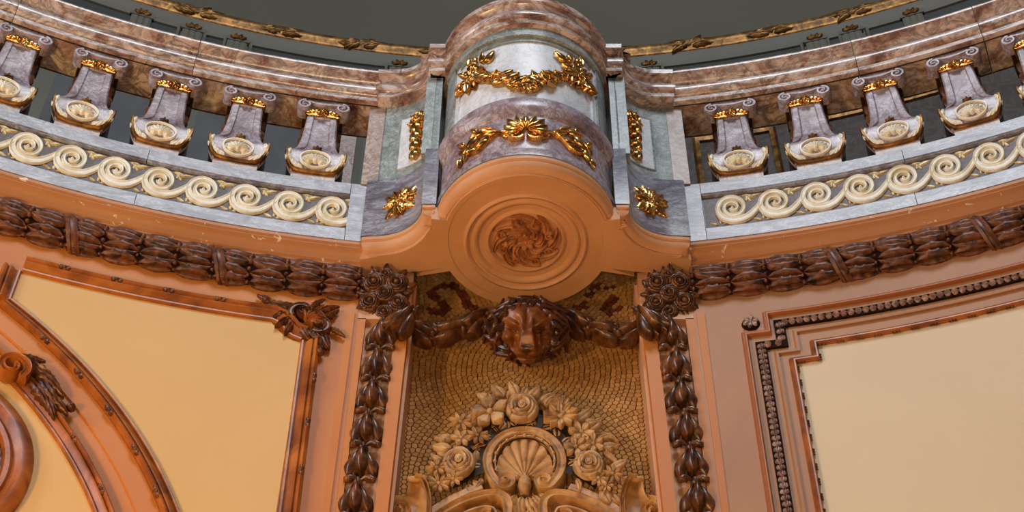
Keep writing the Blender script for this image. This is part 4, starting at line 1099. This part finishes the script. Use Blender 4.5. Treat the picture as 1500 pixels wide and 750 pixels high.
for k, (L_, wd, h, bn) in enumerate(((.080, .019, .034, .026), (.074, .017, .030, -.024), (.088, .020, .030, .034), (.082, .018, .034, -.034))):
    m2 = MB()
    for st_ in (-1, 0, 1):
        pts = [(L_ * q * (1 - .08 * abs(st_)), bn * sin(PI * q * 1.35) + st_ * wd * .62 * (1 - .85 * q), .016 + h * sin(PI * min(1, q * .9 + .08)) - .02 * q - .006 * abs(st_)) for q in [i / 9 for i in range(10)]]
        m2.tube(pts, [wd * .62 * (.6 + .5 * sin(PI * min(1, .25 + q * .7))) * (1 - .6 * q ** 2.5) for q in [i / 9 for i in range(10)]], 7)
    locks.append(m2.mesh('mane_lock', M_MANE))
for ring_, (rx_, ry_, n, z, s_) in enumerate(((.110, .104, 22, .046, .85), (.128, .112, 24, .016, 1.0), (.142, .118, 24, -.022, 1.0))):
    for i in range(n):
        a = 2 * PI * (i + .5 * (ring_ % 2)) / n
        vert = abs(sin(a)); k_ = 1 - .36 * vert; low = max(0, -sin(a) - .2)
        inst('mane_lock', random.choice(locks), FLn, rx_ * cos(a) * (1 - .28 * low), ry_ * sin(a) - .004, z, rot=a + random.uniform(-.4, .4), sc=(s_ * k_ * random.uniform(.9, 1.1), s_ * 1.1, s_ * (.85 + .15 * k_)), parent=lion)

# ================================================================== CARTOUCHE with shell and flower wreath
FC = Plane(5.34)
car = thing('shell_cartouche', (0, MY, 4.3), 'tan carved cartouche with a scallop shell in a scrolled oval ring under the wreath', 'cartouche')
def ell(cx, cz, rx, rz, a0, a1, n=48): return [(cx + rx * cos(rad(a0 + (a1 - a0) * i / n)), cz + rz * sin(rad(a0 + (a1 - a0) * i / n))) for i in range(n + 1)]
mb = MB(); cx0, cz0 = -.004, 4.935
left = ell(cx0, cz0, .164, .185, 90, 238, 40)
e = left[-1]
sp_ = spiral(cx0 - .078, 4.812, .042, .008, 0, 0, 1)
def volute_path(sg):
    p = [(cx0 + sg * (x - cx0), z) for x, z in ell(cx0, cz0, .164, .185, 90, -42, 34)]
    # roll up into the volute
    c = (cx0 + sg * .083, 4.818); r0 = math.dist(p[-1], c); a0 = math.atan2(p[-1][1] - c[1], (p[-1][0] - c[0]) * sg)
    for i in range(1, 41):
        a = a0 - 2 * PI * 1.55 * i / 40; r = r0 + (.009 - r0) * (i / 40) ** .8; p.append((c[0] + sg * r * cos(a), c[1] + r * sin(a)))
    return p
for sg in (-1, 1):
    vp = volute_path(sg); n = len(vp)
    mb = MB(); ribbon(mb, vp, [.044 if i < 34 else .044 - .028 * (i - 34) / 41 for i in range(n)], [.034 if i < 34 else .034 + .012 * (i - 34) / 41 for i in range(n)], -.08)
    put('ring_scroll', mb.mapped(FC), M_STONE, car, ang=50)
mb = MB(); ribbon(mb, ell(cx0, cz0, .131, .150, 205, -25, 40), .010, .030, -.06, False); put('bead_ring', mb.mapped(FC), M_STONE, car)
cm = MB(); cm.dome(0, 0, 0, .009, rz=.012, n=8, k=3); cme = cm.mesh('bead', M_STONE)
for i in range(13):
    a = rad(200 - 220 * i / 12); inst('bead', cme, FC, cx0 + .131 * cos(a), cz0 + .150 * sin(a), .026, parent=car)
mb = MB(); g = []
for i in range(13):
    q = i / 12; row = []
    for j in range(97):
        a = rad(205 - 230 * j / 96); f = abs(sin(j / 96 * PI * 11.0)) ** .6
        rr = q; row.append((cx0 + .128 * rr * cos(a) * (1 - .0), 4.862 + (.212 * sin(a) if sin(a) > 0 else .10 * sin(a)) * rr, -.012 + .014 * q * q + (.004 + .022 * q) * f * (1 - .3 * q)))
    g.append(row)
mb.grid(g); put('shell', mb.mapped(FC), M_STONE, car, ang=60)
for k in (0, 2, 4):
    inst('shell_fringe', leaf_mesh('shell_fringe', M_STONE, .06, .016, .02, lobes=2, n=8, m=5), FC, cx0, 4.86, .0, rot=rad(90 + (k - 2) * 38), sc=.55, parent=car)
mb = MB(); mb.tube([(cx0, 4.835, .015), (cx0, 4.81, .03), (cx0, 4.775, .035), (cx0, 4.735, .02)], [.020, .028, .030, .018], 14); put('keystone', mb.mapped(FC), M_STONE, car)
stl = leaf_mesh('acanthus_leaf', M_STONE, .13, .034, .03, lobes=4, crease=.5, bend=.025, cut=.35, n=13)
for sg in (-1, 1):
    for (x, z, r_, s_) in ((.012, 4.73, -80, 1.0), (.035, 4.74, -60, .9), (.045, 4.70, -95, 1.0), (.02, 4.66, -85, 1.1), (.06, 4.75, -30, .6)):
        inst('acanthus_leaf', stl, FC, cx0 + sg * x, z, .01, rot=rad(r_) if sg > 0 else PI - rad(r_), sc=s_, parent=car)
    # broken pediment arcs
    P1 = [(.078, 4.60), (.072, 4.655), (.082, 4.70), (.115, 4.728), (.165, 4.727), (.234, 4.703), (.30, 4.665), (.36, 4.617), (.42, 4.55), (.47, 4.47), (.50, 4.38)]
    def dens(P_, k=5): return [(sg * (P_[i][0] + (P_[i + 1][0] - P_[i][0]) * j / k), P_[i][1] + (P_[i + 1][1] - P_[i][1]) * j / k) for i in range(len(P_) - 1) for j in range(k)]
    def sm(P_): 
        P_ = dens(P_)
        for _ in range(3): P_ = [P_[0]] + [((P_[i - 1][0] + 2 * P_[i][0] + P_[i + 1][0]) / 4, (P_[i - 1][1] + 2 * P_[i][1] + P_[i + 1][1]) / 4) for i in range(1, len(P_) - 1)] + [P_[-1]]
        return P_
    mb = MB(); ribbon(mb, sm(P1), .042, .055, -.08); put('pediment_arc', mb.mapped(FC), M_STONE, car, ang=50)
    P2 = [(.12, 4.62), (.135, 4.665), (.18, 4.672), (.24, 4.65), (.31, 4.60), (.37, 4.53), (.41, 4.45)]
    mb = MB(); ribbon(mb, sm(P2), .014, .03, -.08, False); put('inner_arc', mb.mapped(FC), M_STONE, car)
    mb = MB(); ribbon(mb, [(sg * x, y) for x, y in spiral(.165, 4.615, .034, .008, 120, -1.4, 24)], [.020 - .010 * i / 24 for i in range(25)], .04, -.08); put('inner_volute', mb.mapped(FC), M_STONE, car, ang=50)
    P3 = [(.19, 4.785), (.26, 4.752), (.33, 4.708), (.40, 4.645), (.45, 4.575), (.50, 4.46)]
    mb = MB(); ribbon(mb, sm(P3), .05, .03, -.08, False); put('outer_arc', mb.mapped(FC), M_STONE, car)
    mb = MB(); P4 = [(x, z) for x, z in P1[2:]] ; g = []
    for (x, z) in P4: g.append([FC(sg * x, z, -.03), FC(sg * x, 4.30, -.03)])
    mb.grid(g); put('tympanum', mb, M_STONE, car)
    # horn ending in a side volute
    mb = MB(); hp = [(.455, 4.835), (.452, 4.80), (.452, 4.76), (.462, 4.72), (.485, 4.70), (.515, 4.705)]
    g = []
    inner_ = sm([(.432, 4.78), (.416, 4.735), (.408, 4.68), (.405, 4.62), (.42, 4.52), (.43, 4.40)]); outer_ = sm([(.502, 4.772), (.504, 4.735), (.516, 4.70), (.545, 4.675), (.52, 4.58), (.49, 4.40)])
    n = min(len(inner_), len(outer_))
    for i in range(n):
        a, b = inner_[i], outer_[i]; g.append([(a[0] + (b[0] - a[0]) * k / 6, a[1] + (b[1] - a[1]) * k / 6, .05 - .03 * sin(PI * k / 6) + .05 * (abs(i / n - .5) * 1.2)) for k in range(7)])
    mb.relief(g, -.08); put('horn', mb.mapped(FC), M_STONE, car)
    mb = MB(); mb.tube([(sg * (.426 + .082 * k / 6), 4.784 - .004 * sin(PI * k / 6), .075) for k in range(7)], [.010, .014, .015, .015, .015, .014, .010], 10); put('horn_lip', mb.mapped(FC), M_STONE, car)
    mb = MB(); ribbon(mb, [(sg * x, y) for x, y in spiral(.536, 4.640, .062, .010, 100, -1.6, 44)], [.032 - .014 * i / 44 for i in range(45)], [.050 + .02 * i / 44 for i in range(45)], -.08); put('side_volute', mb.mapped(FC), M_STONE, car, ang=50)
    mb = MB(); ribbon(mb, sm([(.476, 4.785), (.450, 4.782), (.430, 4.75), (.416, 4.70), (.408, 4.65), (.410, 4.56)]), .022, .10, -.02); put('horn_edge', mb.mapped(FC), M_STONE, car, ang=50)

wre = thing('flower_wreath', (0, MY, 4.7), 'tan carved wreath of roses, daisies and leaves over the shell cartouche', 'wreath')
M_WR = carved('tan_wreath_stone', (122, 88, 52), (190, 148, 100), (218, 178, 128), .5, 0, 12)
FWr = Plane(5.33)
# backing crescent
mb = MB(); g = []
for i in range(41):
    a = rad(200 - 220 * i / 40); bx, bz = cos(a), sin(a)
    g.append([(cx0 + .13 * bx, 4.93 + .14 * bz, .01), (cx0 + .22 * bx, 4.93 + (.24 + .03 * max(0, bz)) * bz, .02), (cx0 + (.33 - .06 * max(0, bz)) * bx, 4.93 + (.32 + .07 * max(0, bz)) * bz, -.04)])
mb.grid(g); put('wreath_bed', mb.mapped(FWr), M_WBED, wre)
wl = [leaf_mesh('wreath_leaf', M_WR, .085, .024, .022, crease=.6, n=8), leaf_mesh('wreath_leaf', M_WR, .095, .026, .022, crease=.6, bend=.025, n=9), leaf_mesh('wreath_leaf', M_WR, .09, .020, .02, crease=.6, bend=-.03, n=9, lobes=3)]
RS = [rose_parts(M_WR, .074), rose_parts(M_WR, .07, turn=1.1), rose_parts(M_WR, .068, turn=2.0)]
for (x, z, k, ry) in ((-.016, 5.232, 0, 1.22), (-.292, 4.90, 1, 1.25), (.276, 4.885, 2, 1.2)):
    M_ = FWr.M(x, z, .04, 0, (1, ry, 1)); rr = link('rose', RS[k][0], M_, wre)
    for p in RS[k][1]: link('petal', p, M_, rr)
D5 = daisy_mesh(M_WR, .076, 5, .36, 'anemone', .3); D6 = daisy_mesh(M_WR, .052, 6, .28, 'daisy', .3); D7 = daisy_mesh(M_WR, .042, 8, .19, 'daisy', .2); D9 = daisy_mesh(M_WR, .068, 10, .20, 'dahlia', .35)
for me, x, z, s_ in ((D5, -.162, 5.205, 1.05), (D9, .157, 5.175, 1.0), (D9, .165, 5.235, .75), (D6, .249, 5.08, 1.0), (D6, .222, 4.99, 1.0), (D6, .30, 5.01, .9), (D7, -.29, 5.14, 1.1), (D6, -.285, 5.045, .8), (D7, -.212, 5.06, 1.05), (D7, -.386, 4.865, 1.0), (D7, -.374, 4.775, 1.1), (D7, -.313, 4.80, .9), (D7, .315, 4.805, 1.0), (D7, .378, 4.83, 1.0), (D7, .345, 4.765, .8)):
    nm = me.name.split('.')[0]
    inst(nm, me, FWr, x, z, .045, rot=random.uniform(0, 6), sc=(s_, s_ * 1.18, s_), parent=wre)
for (x, z, a, s_) in ((-.14, 5.30, 130, 1.0), (-.16, 5.29, 150, .9), (-.10, 5.33, 110, 1.0), (-.08, 5.32, 60, 1.1), (-.04, 5.33, 95, 1.0), (-.02, 5.31, 75, 1.1), (.02, 5.31, 60, 1.0), (.05, 5.29, 80, 1.0), (.07, 5.28, 45, 1.1), (.09, 5.26, 65, 1.0), (.12, 5.27, 30, .9), (-.27, 5.16, 110, 1.0), (-.26, 5.15, 60, 1.0), (-.25, 5.13, 20, .9), (-.22, 5.16, 170, .8), (-.32, 5.05, 150, .9), (-.33, 5.0, 170, 1.0), (-.34, 4.97, 140, .9), (-.36, 4.93, 165, .8), (-.22, 4.99, -80, 1.0), (-.205, 4.97, -65, .9), (-.23, 4.82, -40, .9), (-.25, 4.80, -75, .9), (-.19, 4.83, -100, .8), (.22, 5.17, 30, 1.1), (.25, 5.16, 10, 1.0), (.28, 5.13, 35, 1.0), (.30, 5.09, 15, 1.0), (.32, 5.06, 40, .9), (.33, 5.0, 10, 1.0), (.34, 4.97, -20, .9), (.345, 4.93, 50, .9), (.36, 4.90, -35, 1.0), (.37, 4.88, 20, .9), (.40, 4.86, -50, .9), (.33, 4.76, -70, 1.0), (.36, 4.74, -50, .9), (.24, 4.80, -110, .9), (.22, 4.82, -60, .8), (.36, 4.97, 70, .8), (-.40, 4.83, 190, .8), (-.41, 4.80, 220, .7), (.2, 5.11, 60, .9), (-.235, 5.1, 140, .8), (0.09, 5.2, 60, .8), (-.09, 5.17, 240, .7), (.34, 5.10, -10, .9)):
    inst('wreath_leaf', random.choice(wl), FWr, x, z, random.uniform(.0, .025), rot=rad(a), sc=(s_, s_ * 1.1, s_), parent=wre)

for k in range(17):
    a = rad(-8 + 196 * k / 16)
    inst('wreath_leaf', wl[k % 3], FWr, cx0 + .190 * cos(a), 4.935 + .215 * sin(a), .008, rot=a + random.uniform(-.9, .9), sc=(.72, .85, .8), parent=wre)

# ================================================================== GALLERY BEHIND THE BALUSTRADE
FBk = Ring(RB - .03)
rope = thing('gilt_cornice', FBk(0, 10.7, 0), 'gilt bound cornice roll under the olive dome', 'cornice')
mb = ring_sweep([(RB - .02, 10.655), (RB - .04, 10.668), (RB - .044, 10.69), (RB - .062, 10.71), (RB - .068, 10.745), (RB - .058, 10.775), (RB - .03, 10.795), (RB - .02, 10.80)], -45, 45); put('roll', mb, M_OLDGOLD, rope)
tie = [leaf_mesh('tie_leaf', M_OLDGOLD, .17, .036, .03, lobes=4, crease=.5, bend=.03, cut=.3, n=12), leaf_mesh('tie_leaf', M_OLDGOLD, .15, .03, .03, lobes=3, crease=.5, bend=-.03, cut=.3, n=12)]
FRp = Ring(RB - .062)
for k in range(5):
    for sg in (-1, 1):
        u = sg * (.64 + .628 * k)
        for (du, dv, a) in ((-.02, .05, 190), (-.02, .02, 175), (-.02, -.02, 165), (.02, .05, -10), (.02, .02, 5), (.02, -.02, 15), (.03, .06, 215), (-.03, -.01, 35), (.05, .05, 200), (-.06, .0, 20), (.0, .03, 205)):
            inst('tie_leaf', random.choice(tie), FRp, u + du, 10.715 + dv, -.012, rot=rad(a), sc=random.uniform(.8, 1.1), parent=rope)
# frieze panels and little fluted brackets
dleaf = leaf_mesh('gilt_tip', M_OLDGOLD, .055, .018, .020, crease=.5, curl=.01, n=7)
brk = [-2.93, -2.545, -2.205, -.97, -.62, .62, .95, 2.22, 2.49, 2.95]
FB0 = Ring(RB)
mbr = MB(); mbr.box(-.075, .075, 0, .022, -.42, 0); mbr.box(-.09, .09, 0, .032, -.04, .0)
for k in range(3): mbr.box(-.06 + .045 * k, -.03 + .045 * k, .022, .032, -.40, -.05)
brm = mbr
for i, u in enumerate(brk):
    m2 = MB(); m2.add([FB0(u + x, 10.55 + z, y) for x, y, z in brm.v], brm.f)
    side = 'on the arched-panel side' if u < 0 else 'on the stepped-panel side'
    o = put('frieze_bracket', m2, M_BACK, None, False)
    rank = sorted([abs(q) for q in brk if q * u > 0]).index(abs(u))
    tag(o, 'small grey fluted bracket under the gilt cornice %s, %s the pedestal' % (side, ORD[rank] + (' to' if rank == 0 else '')), 'bracket', 'grey frieze brackets ' + side)
    if True:
        for (du, a) in ((0, 60), (0, 120), (.01, 20), (-.01, 160)):
            inst('gilt_tip', dleaf, FB0, u + du, 10.53, .034, rot=rad(a), sc=1.0, parent=o)
spans = [(-2.445, -2.305, 'between the paired brackets on the arched-panel side'), (-2.10, -1.07, 'long sunk frieze panel'), (-3.9, -3.05, ''), (.0, 0, '')]
def fpanel(u0, u1, lab, z0=9.99, z1=10.51):
    path = [(u0, z0), (u1, z0), (u1, z1), (u0, z1)]
    t = link('frieze_panel', None, Matrix.Translation(FB0((u0 + u1) / 2, z0, 0)), WBACK); t['label'] = lab
    m2 = MB(); n = max(2, int((u1 - u0) / .1)); m2.grid([[FB0(u0 + (u1 - u0) * i / n, z, .004) for z in (z0, z1)] for i in range(n + 1)]); put('field', m2, M_BACKD, t)
    put('moulding', trim_sweep(list(reversed(path)), [(0, 0), (0, .02), (-.02, .028), (-.03, .012), (-.03, 0)], FB0, True), M_BACK, t)
fpanel(-2.44, -2.31, 'narrow dark grey panel between paired frieze brackets, arched-panel side')
fpanel(-2.09, -1.08, 'long dark grey frieze panel under the gilt cornice, arched-panel side')
fpanel(-3.6, -2.66, 'long dark grey frieze panel beyond the paired brackets, arched-panel side')
fpanel(2.32, 2.39, 'narrow dark grey panel between paired frieze brackets, stepped-panel side')
fpanel(1.06, 2.10, 'long dark grey frieze panel under the gilt cornice, stepped-panel side')
fpanel(2.62, 3.6, 'long dark grey frieze panel beyond the paired brackets, stepped-panel side')
# lower gallery wall seen between the balusters
def gpanel(name, u0, u1, z0, z1, mat, lab, cat, w_=.01):
    m2 = MB(); n = max(2, int((u1 - u0) / .15))
    m2.grid([[FB0(u0 + (u1 - u0) * i / n, z, h) for z, h in ((z0, -.002), (z0, w_), (z1, w_), (z1, -.002))] for i in range(n + 1)])
    for uu in (u0, u1): m2.add([FB0(uu, z0, -.002), FB0(uu, z0, w_), FB0(uu, z1, w_), FB0(uu, z1, -.002)], [(0, 1, 2, 3)])
    return tag(put(name, m2, mat, None, ang=20), lab, cat)
gpanel('marble_dado', .85, 3.9, 8.2, 9.62, M_BKBR, 'dark brown veined marble wall facing behind the balusters, stepped-panel side', 'wall facing')
gpanel('marble_dado', -1.42, -1.22, 8.2, 9.8, M_PINK, 'narrow reddish marble pilaster behind the balusters, arched-panel side', 'pilaster', .05)
gpanel('stone_panel', -2.35, -1.5, 8.3, 9.72, M_SHADE, 'slate grey stone panel behind the balusters, arched-panel side, next to the reddish pilaster', 'wall facing', .03)
gpanel('stone_panel', -3.35, -2.5, 8.3, 9.68, M_SHADE, 'slate grey stone panel behind the balusters, arched-panel side, far from the pedestal', 'wall facing', .03)
m2 = ring_sweep([(RB + .01, 9.60), (RB - .05, 9.61), (RB - .07, 9.64), (RB - .05, 9.67), (RB - .03, 9.70), (RB + .01, 9.71)], 6.5, 26)
tag(put('gilt_rail', m2, M_OLDGOLD), 'gilt picture rail along the brown marble behind the balusters', 'picture rail')
for i, u in enumerate((1.25, 1.95, 2.65)):
    t = thing('gilt_panel_frame', FB0(u + .25, 8.9, 0), 'old gilt frame on the brown marble behind the balusters, %s the pedestal' % (ORD[i] + (' to' if i == 0 else '')), 'frame', 'gilt frames on the gallery wall')
    put('frame', trim_sweep([(u, 9.5), (u + .5, 9.5), (u + .5, 8.6), (u, 8.6)], [(0, .01), (0, .03), (-.03, .04), (-.05, .015), (-.05, .01)], FB0, True), M_OLDGOLD, t)

# ------------------------------------------------------------------ lift everything so that the hall floor is at z = 0
for o in TOP: o.location.z += ZC
